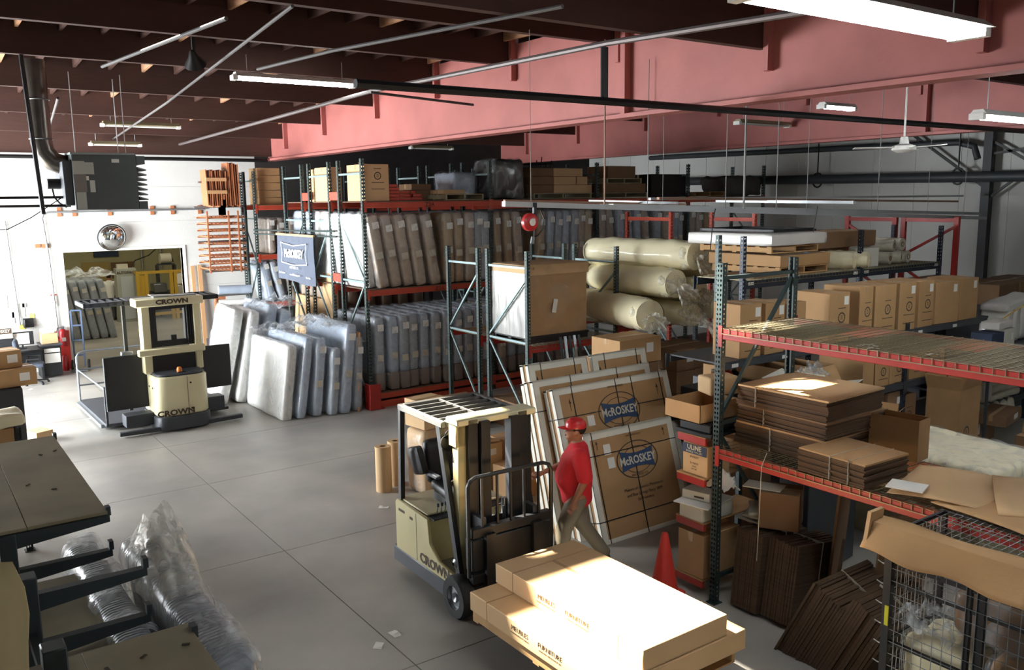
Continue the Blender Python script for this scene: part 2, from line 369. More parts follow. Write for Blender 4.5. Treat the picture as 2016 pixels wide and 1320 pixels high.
# right-hand wall
pipe('wall_main', 'thick dark pipe along the white right-hand wall', 'pipe', [(21.5, 22, 4.9), (21.5, 3, 4.68)], .13, mat('pipe_slate', '3E4244', .5), n=14)
pipe('wall_main_upper', 'slimmer dark pipe high on the white right-hand wall', 'pipe', [(21.6, 22, 5.72), (21.6, 11.3, 5.62), (21.6, 10.9, 5.5), (21.6, 10.8, 5.2)], .08, mat('pipe_slate', '3E4244', .5), n=10)
o = thing('steel_column', 'black steel column with crossed braces against the right-hand wall', 'column', (21.75, 10.6, 0))
MB().box((-.1, -.1, 0), (.1, .1, 6.3)).build('post', m_blk, o)
for a, b in (((0, .1, 4.55), (0, 2.4, 6.2)), ((0, -.1, 5.6), (0, -2.4, 4.2)), ((0, -.1, 4.3), (0, -2.6, 6.2)), ((0, .1, 5.3), (0, -.8, 5.4))):
    MB().bar(a, b, .06, .06).build('brace', m_blk, o)
o = thing('steel_column', 'second black column farther right on the right-hand wall', 'column', (21.75, 9.25, 0))
MB().box((-.1, -.1, 0), (.1, .1, 3.6)).build('post', m_blk, o)
for i, (y, z) in enumerate(((15.2, 5.0), (11.2, 5.0))):
    o = thing('pipe_hanger', ('ring hanger on the thick wall pipe, left of the ceiling fan', 'ring hanger on the thick wall pipe, below the ceiling fan')[i], 'hanger', (21.5, y, 4.8))
    MB().tube([(0, 0, .15), (0, 0, 1.6)], .02).build('rod', m_blk, o)
    MB().tube([(cos(a)*0, cos(a)*.16, sin(a)*.2) for a in [k*pi/6 for k in range(13)]], .025).build('ring', m_blk, o)
# ---------------------------------------------------------------- lamps
def fixture(label, c, L=2.3, lit=True, rz=0, group=None, hang=.5, big=1.):
    o = thing('strip_light', label, 'ceiling light', c, rz, group)
    MB().prism([(-.12*big, 0), (.12*big, 0), (.06*big, .07), (-.06*big, .07)], -L/2, L/2, 'x').build('housing', m_paper if lit else m_dkwood, o)
    for s in (-1, 1):
        MB().cyl((-L/2+.05, s*.055*big, -.03), (L/2-.05, s*.055*big, -.03), .02*big, 8).build('tube', m_tube if lit else m_tubeoff, o, smooth=True)
        MB().box((s*L/2-.05, -.09*big, -.06), (s*L/2+.03, .09*big, .02)).build('end_cap', m_paper, o)
        if hang: MB().tube([(s*L*.4, 0, .06), (s*L*.4, 0, .06+hang)], .006, 4).build('hanging_wire', m_galv, o)
    return o
fixture('glowing strip light hanging left of centre over the aisle', (5.82, 14.4, 6.42), 2.1, hang=.3)
fixture('very bright strip light close by at the top right', (5.5, 3.5, 5.6), 2.5, big=1.6, hang=.9)
fixture('added unseen strip light brightening the right aisle', (10.6, 2.6, 5.4), 2.4, big=1.3, hang=.9)  # extra fixture out of view, added to lift the ambient on the right
fixture('small glowing strip light in front of the second girder', (15.4, 10.5, 6.1), 1.0, hang=.5)
fixture('glowing strip light at the right edge beyond the fan', (12.35, 5.66, 5.36), 2.2, hang=.9)
fixture('unlit strip light with white ends below the second girder', (16.8, 13.4, 6.05), 1.8, lit=False, hang=.5)
fixture('unlit strip light with bright ends above the hanging heater', (5.2, 22.8, 6.28), 1.75, lit=False, hang=.3)
fixture('unlit strip light seen past the corner of the heater', (5.0, 24.9, 5.95), 1.2, lit=False, hang=.2)
fixture('small distant strip light under the red girder', (14.4, 24.6, 6.05), 1.5, lit=False, hang=.2)
o = thing('flood_lamp', 'dark round flood lamp hanging from a roof beam, left of the lit strip light', 'lamp', (3.8, 13.2, 6.45)); o.scale = (.75, .75, .75)
MB().lathe([(.02, .2), (.06, .16), (.1, .05), (.2, -.1), (.21, -.12), (.19, -.12), (.08, .02), (0, .03)], 18).build('reflector', m_blk, o, rot=(radians(35), radians(-25), 0), smooth=True)
MB().box((-.03, -.03, .15), (.03, .03, .42)).build('bracket', m_blk, o)
o = thing('ceiling_fan', 'white ceiling fan on a long rod at the right', 'fan', (12.4, 7.3, 5.08))
MB().tube([(0, 0, .1), (0, 0, 1.15)], .016).build('rod', m_paper, o)
MB().lathe([(0, 1.3), (.06, 1.3), (.1, 1.18), (.03, 1.08)], 14).build('canopy', m_paper, o, smooth=True)
MB().lathe([(0, .16), (.05, .15), (.07, .05), (.16, .02), (.17, -.04), (.1, -.08), (0, -.08)], 18).build('motor', m_paper, o, smooth=True)
for k in range(3):
    MB().box((.14, -.06, -.012), (.72, .06, 0)).build('blade', m_paper, o, rot=(.12, 0, k*2*pi/3+.3), bevel=.004)
# heater and flue
o = thing('unit_heater', 'big dark grey hanging heater with louvres and a round metal flue', 'heater', (2.56, 16.3, 4.3))
MB().box((0, 0, 0), (1.02, .95, .95)).build('cabinet', m_heat, o, bevel=.012)
MB().box((-.02, -.015, .93), (1.0, .97, .965)).build('top_trim', mat('heater_trim', '8A8F8C', .5, metal=.3), o)
lf = MB().box((1.02, .9, 0), (1.16, .95, .92)).box((1.02, 0, 0), (1.16, .95, .14)).box((1.02, 0, .78), (1.16, .95, .92)); lf.build('louvre_frame', m_heat, o)
for k in range(7): MB().box((0, .0, 0), (.15, .9, .022)).build('louvre', mat('louvre_grey', '8B9091', .5, metal=.2), o, loc=(1.03, 0, .2+k*.085), rot=(0, .3, 0))
MB().box((1.02, .05, .14), (1.025, .9, .78)).build('core', m_blackp, o)
MB().box((-.14, .05, .08), (0, .9, .82)).build('burner_box', m_char, o, bevel=.01)
MB().cyl((-.14, .45, .45), (-.34, .45, .45), .09, 14).build('fan_motor', m_blackp, o, smooth=True)
MB().tube([(-.28, .35, .36), (-.27, .3, .22), (-.2, .28, .12), (-.1, .25, .05)], .015).build('cable', m_blk, o, smooth=True)
for j, (a, b, c, d, mm) in enumerate(((.01, .60, .19, .82, 'A9ABA2'), (.19, .60, .33, .8, 'A9ABA2'), (.01, .3, .2, .6, '77706A'), (.03, .02, .18, .3, 'A6A89F'), (.25, .3, .33, .5, 'BDBEB6'), (.62, .8, .74, .86, 'D9DAD6'), (.2, .5, .24, .57, 'DADAD0'))):
    MB().box((a, -.006, b), (c, 0, d)).build('data_label', mat('plate_'+mm, mm, .6), o)
fl = MB(); rr = .17
fl.tube([(-.36, .5, 2.5), (-.36, .5, 1.15), (-.33, .5, .98), (-.22, .5, .83), (-.06, .5, .77), (.02, .5, .77)], rr, 18); fl.build('flue', mat('flue_metal', '5F5A54', .3, metal=.85, var=.3, vscale=3), o, smooth=True)
for z in (1.2, 1.85): MB().tube([(-.36+cos(a)*.178, .5+sin(a)*.178, z) for a in [k*pi/10 for k in range(21)]], .012, 5).build('flue_band', m_steel, o, smooth=True)
for p in ((.1, .2), (.9, .2), (.9, .8)): MB().tube([(p[0], p[1], .95), (p[0], p[1], 2.3)], .008, 4).build('hanging_rod', m_galv, o)
# mirror
o = thing('convex_mirror', 'round convex safety mirror above the doorway', 'mirror', (4.82, 25.62, 3.5), rot=(radians(-72), 0, radians(8)))
MB().lathe([(.37, -.02), (.37, .02), (.35, .03), (.33, .03)], 32).build('rim', m_black, o, smooth=True)
MB().lathe([(.35*cos(a), .02+.15*sin(a)) for a in [k*pi/20 for k in range(11)]], 36).build('mirror_dome', m_chrome, o, smooth=True)
o.rotation_euler = (radians(105), 0, radians(4)); o.location = (4.82, 25.5, 3.5)
# roof planes above the next room
struct(MB().box((1, YB+t, 6.5), (12.2, 41.2, 6.6)), 'ceiling_next_room', m_olive)
# ================================================================ RACKS
ORD = ['first', 'second', 'third', 'fourth', 'fifth', 'sixth', 'seventh', 'eighth', 'ninth', 'tenth', 'eleventh', 'twelfth', 'thirteenth', 'fourteenth', 'fifteenth']
def perf(mb, P, w, z0, z1, pitch, cols, hw, hh):
    "sheet with teardrop holes; P(x, z) -> point"
    n = int((z1-z0)/pitch); xe = [-w/2]
    for c in cols: xe += [c-hw/2, c+hw/2]
    xe.append(w/2); xl = [-w/2]
    for c in cols: xl += [c-hw*.28, c+hw*.28]
    xl.append(w/2)
    for i in range(n):
        a = z0+i*pitch; b = a+pitch-hh; mb.quad(P(-w/2, a), P(w/2, a), P(w/2, b), P(-w/2, b))
        for lo, hi, el, eh in ((b, b+hh*.5, xl, xe), (b+hh*.5, b+hh, xe, xe)):
            for k in range(0, len(xe), 2): mb.quad(P(el[k], lo), P(el[k+1], lo), P(eh[k+1], hi), P(eh[k], hi))
    mb.quad(P(-w/2, z0+n*pitch), P(w/2, z0+n*pitch), P(w/2, z1), P(-w/2, z1))
PM_ = {}
def post_mesh(h, m, w=.08, d=.07, pitch=.05, hs=.017):
    k = (h, m.name, pitch)
    if k not in PM_:
        b = MB(); perf(b, lambda x, z: (x, 0, z), w, 0, h, pitch, (-.018, .018), hs, hs*1.25)
        for s in (-1, 1):
            perf(b, lambda x, z: (s*w/2, x+d/2, z), d, 0, h, pitch, (0,), hs*.8, hs*.9)
            b.quad((s*w/2, d, 0), (s*w/2, d, h), (s*(w/2-.02), d, h), (s*(w/2-.02), d, 0))
        b.box((-w/2-.02, -.03, 0), (w/2+.02, d+.03, .01))
        PM_[k] = b.mesh('post', m, fixn=False)
    return PM_[k]
def frame(parent, x, y, D, h, pm, sm, hz, diag, pitch=.05, hs=.017, z0=0):
    o = put('upright_frame', None, parent, (x, y, z0))
    put('post', post_mesh(h, pm, pitch=pitch, hs=hs), o, (0, 0, 0)); put('post', post_mesh(h, pm, pitch=pitch, hs=hs), o, (0, D, 0), pi)
    for z in hz: MB().box((-.02, .06, z-.02), (.02, D-.06, z+.02)).build('strut', sm, o)
    for (a, b, s) in diag:
        ya, yb = (.06, D-.06) if s > 0 else (D-.06, .06)
        MB().bar((0, ya, a), (0, yb, b), .035, .035).build('brace', sm, o)
    return o
def beam(parent, x0, x1, y, z, m, h=.12, d=.05, side=-1):
    o = MB().box((x0+.045, y, z-h), (x1-.045, y+d, z)).build('beam', m, parent, bevel=.006)
    for x in (x0+.045, x1-.045):
        s = 1 if x < (x0+x1)/2 else -1
        pl = MB().box((x-s*.045, y-.008 if side < 0 else y+d, z-h-.08), (x+s*.008, y if side < 0 else y+d+.008, z+.03)).build('connector', m, o)
    return o
def wiredeck(parent, x0, x1, y0, y1, z, m, sx=.095, sy=.055, r=.0028, lip=True, name='wire_deck'):
    b = MB(); n = max(2, round((x1-x0)/sx)); k = max(2, round((y1-y0)/sy))
    for i in range(n+1):
        x = x0+(x1-x0)*i/n; b.box((x-r, y0-(.005 if lip else 0), z), (x+r, y1, z+2*r))
        if lip: b.box((x-r, y0-.012, z-.055), (x+r, y0-.005, z+2*r))
    for j in range(k+1):
        y = y0+(y1-y0)*j/k; b.box((x0, y-r, z-2*r), (x1, y+r, z))
    if lip: b.box((x0, y0-.016, z-.058), (x1, y0-.008, z-.050))
    return b.build(name, m, parent, fixn=False)
def rack(label, loc, rz, xs, D, h, beams, decks=(), pm=None, sm=None, hz=(.15,), diag=(), bh=.12, pitch=.05, hs=.017, skip=()):
    t = thing('pallet_rack', label, 'rack', loc, rz); pm = pm or m_teal; sm = sm or m_strut
    for i, x in enumerate(xs):
        if i not in skip: frame(t, x, 0, D, h, pm, sm, hz, diag, pitch, hs)
    for bay, z, m in beams:
        beam(t, xs[bay], xs[bay+1], .0, z, m, bh); beam(t, xs[bay], xs[bay+1], D-.05, z, m, bh, side=1)
    for bay, z, m, kind in decks:
        if kind == 'wire':
            wd = (xs[bay+1]-xs[bay]-.1)/2
            for q in range(2): wiredeck(t, xs[bay]+.05+q*wd, xs[bay]+.045+(q+1)*wd, .0, D, z+.006, m)
        else:
            MB().box((xs[bay]+.05, .0, z), (xs[bay+1]-.05, D, z+.02)).build('board_deck', m, t)
    return t
ZX = [0, 3.15, 6.34, 9.57, 12.7]
HZ = (.15, 1.42, 2.7, 3.95, 4.95); DG = ((.15, 1.42, 1), (1.42, 2.7, -1), (2.7, 3.95, 1))
pt = mat('partition_board', '6D5342', .8, var=.2)
t = rack('tall orange and green pallet rack holding rows of mattresses', (7.93, 16.35, 0), 0, ZX, 1.22, 5.25,
     [(b, z, m_or) for b in range(4) for z in (.31, 2.53, 4.36)], [(b, z, pt, 'board') for b in range(4) for z in (.31, 2.53, 4.36)], hz=HZ, diag=DG, pitch=.075, hs=.028)
for s, x in (('Z3A', 1.55), ):
    text('Z3A', .13, m_print, parent=t, M=PM((1.55, -.012, 4.295), (1, 0, 0), (0, 0, 1)))
    text('Z2A', .13, m_print, parent=t, M=PM((1.75, -.012, 2.465), (1, 0, 0), (0, 0, 1)))
MB().box((.05, .0, .0), (3.1, .06, .14)).build('floor_beam', m_or, t); MB().box((3.2, .0, .0), (6.3, .06, .14)).build('floor_beam', m_or, t)
for x in (0.03,):
    g = MB().prism([(-.13, -.14), (.13, -.14), (.13, -.1), (-.09, -.1), (-.09, .12), (-.13, .12)], 0, .55, 'z').box((-.13, -.14, 0), (.22, .12, .02)); g.build('post_guard', m_rd, t, loc=(x, 0, 0), bevel=.008)
for (y, n, lab) in ((18.0, 2, 'second row of tall green racking standing behind the mattress rack'), (19.56, 2, 'third row of tall green racking behind the hanging banner')):
    rack(lab, (7.93, y, 0), 0, ZX[:n], 1.2, 5.25, [(0, z, m_or) for z in (.31, 2.53, 4.36)], [(0, z, pt, 'board') for z in (.31, 2.53, 4.36)], hz=HZ, diag=((.15, 1.42, -1), (1.42, 2.7, 1), (2.7, 3.95, -1)), pitch=.075, hs=.028)
for y, z in ((17.6, 4.5), (19.25, 4.5), (17.6, 2.72), (19.25, .9)):
    tag(MB().box((7.9, y-.02, z-.09), (7.96, y+.4, z+.09)).build('row_spacer', m_or, bevel=.004), 'orange spacer plate tying racks together %s' % {(17.6, 4.5): 'high up, nearest the aisle', (19.25, 4.5): 'high up, nearer the end wall', (17.6, 2.72): 'at mid height right of the banner', (19.25, .9): 'low down behind the mattress pile'}[(y, z)], 'spacer')
rack('far orange and green rack beside the end wall', (7.93, 22.9, 0), 0, [0, 3.1], 1.1, 5.2, [(0, z, m_or) for z in (1.68, 2.98, 4.3)], [(0, z, pt, 'board') for z in (1.68, 2.98, 4.3)], hz=HZ, diag=DG, pitch=.075, hs=.028)
# racks farther back along the wall coloured dark for shade, top ends visible over the mattress rack
rack('dim green rack tops far behind the orange beams', (12.2, 23.4, 0), 0, [0, 3.0, 6.0], 1.1, 5.35, [(b, z, m_or) for b in (0, 1) for z in (2.5, 4.2)], [], hz=HZ, diag=DG, pitch=.1, hs=.03)
# middle rack with the crate and the rolls
rack('green rack with the wrapped crate on its wire deck', (9.3, 12.55, 0), 0, [0, 2.17, 4.45], 1.35, 3.45, [(0, 1.69, m_rd), (1, 1.87, m_rd)], [(0, 1.69, m_wire, 'wire'), (1, 1.87, m_wire, 'wire')], hz=(.3, 1.75, 3.14), diag=((.3, 1.7, 1), (1.8, 2.95, -1)), pitch=.06, hs=.022)
rack('narrow green rack standing behind the crate rack', (9.3, 14.17, 0), 0, [0, 2.17], 1.2, 3.45, [(0, 1.69, m_rd)], [(0, 1.69, m_wire, 'wire')], hz=(.3, 1.75, 3.14), diag=((.3, 1.7, 1), (1.8, 2.95, -1)), pitch=.06, hs=.022)
# near rack on the right
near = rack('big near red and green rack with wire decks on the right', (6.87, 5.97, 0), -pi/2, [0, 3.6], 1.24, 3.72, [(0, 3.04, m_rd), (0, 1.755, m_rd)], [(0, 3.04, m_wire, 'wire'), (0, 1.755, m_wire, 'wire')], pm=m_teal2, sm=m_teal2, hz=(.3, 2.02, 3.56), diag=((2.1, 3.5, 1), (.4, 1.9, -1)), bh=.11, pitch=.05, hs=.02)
# board lying on the upper wire deck
for k, (x, y, rz, w) in enumerate(((.78, .55, .02, 1.25), (2.15, .62, -.02, 1.2), (3.0, .6, 0, .4))):
    pass
# ================================================================ MATTRESSES
MM = {}
def mattress_parts(T, L, Hh, m, base=False, seed=0, labels=2, film_=True, sag=0.):
    k = (T, L, Hh, m.name, base, seed, labels, film_)
    if k in MM: return MM[k]
    parts = []
    zb = .36 if base else 0
    parts.append(('body', soft(T, L, Hh-zb, .07, (5, 12, 9), .010, 2.4, seed, M=Matrix.Translation((0, L/2, zb))).mesh('body', m, smooth=True, ang=70), None))
    if base: parts.append(('base_section', soft(T*.98, L, zb+.03, .04, (4, 8, 3), .006, 2.4, seed, M=Matrix.Translation((0, L/2, 0))).mesh('base_section', m_mbase, smooth=True, ang=70), None))
    if film_:
        f = soft(T+.03, L+.05, Hh+.03, .08, (6, 14, 10), .014, 3.0, seed+5, M=Matrix.Translation((0, L/2, 0)))
        parts.append(('plastic_wrap', f.mesh('plastic_wrap', m_film, smooth=True, ang=80), None))
    r = random.Random(seed)
    for q in range(labels):
        zz = Hh*(.84 if q == 0 else .46)+r.uniform(-.05, .05); w = T*.3; xo = r.uniform(-.02, .03)
        parts.append(('label', MB().box((xo-w, -.028, zz-.07), (xo+w, -.022, zz+.07)).mesh('label', m_labelw if q else m_paper), None))
    MM[k] = parts; return parts
def mattress(label, loc, rot, T=.27, L=2.0, Hh=1.55, m=None, base=False, seed=0, labels=2, group=None, film_=True):
    o = thing('wrapped_mattress', label, 'mattress', loc, rot=rot, group=group)
    for n, me, _ in mattress_parts(T, L, Hh, m, base, seed, labels, film_): put(n, me, o)
    return o
R_ = radians
tones = {'g': m_mgrey, 'b': m_mblue, 't': m_mtan, 'o': m_mtan2, 'w': m_mwht}
tname = {'g': 'grey', 'b': 'pale blue', 't': 'tan', 'o': 'golden tan', 'w': 'white'}
def row(xs, y, z, lean, cols, where, grp, base=False, Hh=1.55, T=.27, L=2.0, yv=.0):
    for i, x in enumerate(xs):
        c = cols[i % len(cols)]; ln = lean[i] if isinstance(lean, (list, tuple)) else lean
        mattress('%s mattress, %s from left, %s' % (tname[c], ORD[i], where), (x, y+rnd.uniform(-.04, .04), z), (0, R_(ln), rnd.uniform(-.01, .01)), T, L, Hh, tones[c], base, seed=i % 4, group=grp)
row([8.36, 8.67, 8.97, 9.27, 9.62, 9.97, 10.24, 10.52, 10.76, 10.99-.05], 16.38, 2.56, [-9, -9, -9, -9, -9, -1.5, -1, -.5, 0, 0], 'tttttootgg'.replace('t', 't'), 'first bay, middle shelf of tall rack', 'mattresses on the middle shelf, first bay', T=.25)
row([11.35, 11.64, 11.93, 12.5, 12.75, 13.0, 13.25, 13.5, 13.76, 13.98], 16.38, 2.56, [-3, -3, -5, 2, 3, 4, 3, 3, 2, 1], 'ootobgbgto', 'second bay, middle shelf of tall rack', 'mattresses on the middle shelf, second bay', T=.22)
row([14.5, 14.8, 15.15, 15.45, 15.75, 16.1, 16.4, 16.7, 17.0, 17.25], 16.38, 2.56, [-2, -3, -4, -4, -3, -6, 0, 0, 0, 0], 'ttbgbtgtgg', 'third bay, middle shelf of tall rack', 'mattresses on the middle shelf, third bay', T=.24)
row([17.75, 18.05, 18.4], 16.38, 2.56, [-1, -2, -2], 'tto', 'fourth bay, middle shelf of tall rack', 'mattresses on the middle shelf, fourth bay', T=.24)
row([8.2, 8.53, 8.78, 9.02, 9.3, 9.58, 9.86, 10.14, 10.42, 10.68, 10.93-.02], 16.38, .34, [0, -.5, -.5, 0, 0, .5, 0, 0, 0, 0, 0], 'gbggbggbggb', 'first bay, bottom shelf of tall rack', 'grey mattresses on the bottom shelf, first bay', base=True, T=.235, Hh=1.6)
row([11.35, 11.65, 11.95, 12.2, 12.5, 12.8, 13.1], 16.38, .34, 0, 'tbgbgbg', 'second bay, bottom shelf of tall rack', 'grey mattresses on the bottom shelf, second bay', base=True, T=.235, Hh=1.6)
for i, x in enumerate((8.5, 8.95, 9.4, 9.85, 10.3, 10.75)):
    mattress('dim brown mattress in shade behind the bottom row, %s from the left' % ORD[i], (x, 19.2, .34), (0, 0, 0), .3, 1.9, 2.05, m_mtan, seed=2, labels=0, film_=False, group='shaded mattresses behind the bottom row')
for i, (y, L, c) in enumerate(((18.6, .85, 'w'), (19.7, 1.1, 'b'))):
    mattress(['white mattress seen edge-on through the rack ends, left of the middle shelf row', 'pale blue mattress seen through the rack ends above the banner'][i], (8.2, y, 2.56), (0, R_(2), 0), .24, L, 1.6, tones[c], seed=i, labels=0)
mattress('big white mattress showing its broad side at the rack end', (8.13, 16.5, 2.56), (0, R_(-5), 0), .2, 1.95, 1.58, m_mwht, seed=3, labels=0)
# far rack by the end wall
row([8.35, 8.62, 8.9, 9.2], 22.95, 3.0, 0, 'tttt', 'on the upper shelf beside the banner', 'small mattresses on the far rack, upper shelf', T=.2, Hh=.95, L=1.0)
row([8.3, 8.6, 8.9, 9.25], 22.9, 1.7, [-10, -14, -12, -10], 'bgtg', 'leaning on the lower shelf beside the banner', 'leaning mattresses on the far rack, lower shelf', T=.2, Hh=1.12, L=1.0)
# pile standing on the floor in front of the racks
P = [(5.98, 16.5, 8, .24, 1.55, 2.0, 'w'), (6.28, 16.45, 9, .2, 1.68, 2.0, 'b'), (6.62, 16.42, 6, .22, 1.62, 1.9, 'b'), (6.93, 16.3, 5, .2, 1.4, 1.9, 'g'), (7.17, 16.28, 7, .25, 1.9, 2.0, 'b'), (7.5, 16.35, 3, .2, 1.6, 1.9, 'g')]
for i, (x, y, ln, T, Hh, L, c) in enumerate(P):
    mattress('plastic-wrapped %s mattress, %s from left in the front of the floor pile' % (tname[c], ORD[i]), (x+.12, y, .0), (0, R_(ln), R_(1.5)), T, L, Hh, tones[c], seed=i % 4, labels=0 if i < 2 else 2, group='wrapped mattresses standing on the floor')
mattress('tallest white mattress leaning at the left of the floor pile', (5.5, 18.7, .02), (0, R_(13), R_(-4)), .25, 1.65, 2.1, m_mwht, seed=1, labels=0)
mattress('second tall white mattress behind the left end of the floor pile', (5.88, 18.6, .02), (0, R_(12), R_(-3)), .25, 1.7, 2.05, m_mwht, seed=2, labels=0)
mattress('pale blue mattress rising highest at the back of the floor pile', (6.3, 18.7, .02), (0, R_(12), R_(-2)), .25, 1.8, 2.15, m_mblue, seed=3, labels=0)
mattress('blue mattress at the back of the floor pile against the racks', (6.75, 18.6, .02), (0, R_(8), R_(0)), .28, 1.9, 1.98, m_mblue, seed=0, labels=0)
# loose crumpled film on top of the pile
def crumple(name, label, loc, size, n=10, seed=1, m=None, parent=None, amp=.35, cat='plastic film', rot=None):
    s = Vector(size)
    def fn(u, v):
        p = Vector(((u-.5)*s.x, (v-.5)*s.y, 0)); q = p*3/max(s.x, s.y)
        return (p.x+noise.noise(q+Vector((seed, 0, 3)))*s.x*.12, p.y+noise.noise(q+Vector((0, seed, 9)))*s.y*.12, s.z*(.5+amp*2*noise.fractal(q*1.5+Vector((0, 0, seed)), 1., 2., 4))*(1-abs(u*2-1)**3*.6)*(1-abs(v*2-1)**3*.6))
    o = MB().grid(fn, n, n).build(name, m or m_filmc, parent, loc, rot, smooth=True, fixn=False)
    return tag(o, label, cat) if label else o
for i, (l, s, lab) in enumerate((((6.95, 17.0, 1.78), (1.0, 1.2, .35), 'crumpled clear film bunched on the middle of the floor pile'), ((6.2, 17.4, 1.72), (.8, 1.3, .25), 'loose clear film over the left mattresses of the floor pile'), ((6.6, 18.4, 2.12), (1.2, 1.2, .3), 'clear film lying on the back mattresses of the floor pile'))):
    crumple('plastic_sheet', lab, l, s, 14, i+2)
# ================================================================ CARTONS
CC = {}
def cmesh(key, fn):
    if key not in CC: CC[key] = fn()
    return CC[key]
def ring_mesh(r):
    def f():
        b = MB(); n = 24
        for k in range(n):
            a0 = 2*pi*k/n; a1 = 2*pi*(k+1)/n; ro = r*(1.0 if k % 2 else .93)
            b.quad(*[(cos(a)*q, 0, sin(a)*q) for a, q in ((a0, r*.72), (a1, r*.72), (a1, ro), (a0, ro))])
        for q in (.3, .1, -.12, -.32): b.quad((-r*.3, 0, q*r), (r*.3, 0, q*r), (r*.3, 0, (q+.08)*r), (-r*.3, 0, (q+.08)*r))
        return b.mesh('round_logo', m_print, fixn=False)
    return cmesh(('ring', r), f)
def lines_mesh(w, m=None):
    return cmesh(('ln', w), lambda: MB().quad((-w/2, 0, -.006), (w/2, 0, -.006), (w/2, 0, .006), (-w/2, 0, .006)).mesh('printed_line', m_print, fixn=False))
def carton(label, size, loc, rz=0, m=None, tape=True, logo=None, lab=None, group=None, rot=None, cat='box', name='carton', lines=True):
    L, Wd, Hh = size; m = m or m_card
    o = thing(name, label, cat, loc, rz, group, rot)
    def bm():
        b = MB().box((-L/2, -Wd/2, 0), (L/2, Wd/2, Hh)); return b.mesh('body', m, bevel=.006)
    put('body', cmesh(('c', L, Wd, Hh, m.name), bm), o)
    if tape:
        a = 'x' if tape != 'y' else 'y'
        def tm():
            b = MB()
            if a == 'x': b.box((-L/2-.002, -.03, Hh), (L/2+.002, .03, Hh+.002)); b.box((-L/2-.002, -.03, Hh-.1), (-L/2, .03, Hh)); b.box((L/2, -.03, Hh-.1), (L/2+.002, .03, Hh))
            else: b.box((-.03, -Wd/2-.002, Hh), (.03, Wd/2+.002, Hh+.002)); b.box((-.03, -Wd/2-.002, Hh-.1), (.03, -Wd/2, Hh)); b.box((-.03, Wd/2, Hh-.1), (.03, Wd/2+.002, Hh))
            return b.mesh('tape', m_tape)
        put('tape', cmesh(('t', L, Wd, Hh, a), tm), o)
    if logo:
        x, z, r = logo; put('round_logo', ring_mesh(r), o, (x, -Wd/2-.003, z))
        for dz, w in ((r*1.7, r*2), (-r*1.6, r*3.4), (-r*3.2, r*3.6)): put('printed_line', lines_mesh(round(min(w, L*.85), 2)), o, (x, -Wd/2-.003, z+dz))
    if lab:
        x, z, w, h = lab
        put('label', cmesh(('lab', w, h), lambda: MB().box((-w/2, -.003, -h/2), (w/2, 0, h/2)).mesh('label', m_paper)), o, (x, -Wd/2-.001, z))
    return o
def open_carton(label, size, loc, rz=0, m=None, flaps=(1, 1, 1, 1), ang=(60, 60, 60, 60), fl=None, group=None, logo=None, fill=None):
    L, Wd, Hh = size; m = m or m_card; o = thing('open_carton', label, 'box', loc, rz, group); t = .006
    MB().box((-L/2, -Wd/2, 0), (L/2, -Wd/2+t, Hh)).box((-L/2, Wd/2-t, 0), (L/2, Wd/2, Hh)).box((-L/2, -Wd/2, 0), (-L/2+t, Wd/2, Hh)).box((L/2-t, -Wd/2, 0), (L/2, Wd/2, Hh)).box((-L/2, -Wd/2, 0), (L/2, Wd/2, t)).build('body', m, o)
    f = fl or Wd*.4
    for k, (on, (x, y, r, w)) in enumerate(zip(flaps, ((0, -Wd/2, 0, L), (L/2, 0, pi/2, Wd), (0, Wd/2, pi, L), (-L/2, 0, -pi/2, Wd)))):
        if on:
            q = MB().box((-w/2+.004, -f, 0), (w/2-.004, 0, t)).build('flap', m, o, loc=(x, y, Hh))
            q.matrix_local = Matrix.Translation((x, y, Hh)) @ Matrix.Rotation(r, 4, 'Z') @ Matrix.Rotation(radians(ang[k]), 4, 'X')
    if logo: put('round_logo', ring_mesh(logo[2]), o, (logo[0], -Wd/2-.003, logo[1]))
    if fill: fill.build('contents', m_paper, o)
    return o
def pallet(label, loc, size=(1.1, 1.0), rz=0, m=None, group=None, h=.13):
    o = thing('pallet', label, 'pallet', loc, rz, group); m = m or m_pallet; a, b = size
    for i in range(7):
        y = -b/2+.045+i*(b-.09)/6; put('deck_board', cmesh(('pb', a, m.name), lambda: MB().box((-a/2, -.045, 0), (a/2, .045, .018)).mesh('deck_board', m)), o, (0, y, h-.018))
    for i in range(3):
        x = (-a/2+.02, 0, a/2-.02)[i]; put('stringer', cmesh(('ps', b, m.name, h), lambda: MB().box((-.02, -b/2, .018), (.02, b/2, h-.018)).mesh('stringer', m)), o, (x, 0, 0))
    for i in range(3):
        y = (-b/2+.045, 0, b/2-.045)[i]; put('bottom_board', cmesh(('pb', a, m.name), lambda: None), o, (0, y, 0))
    return o
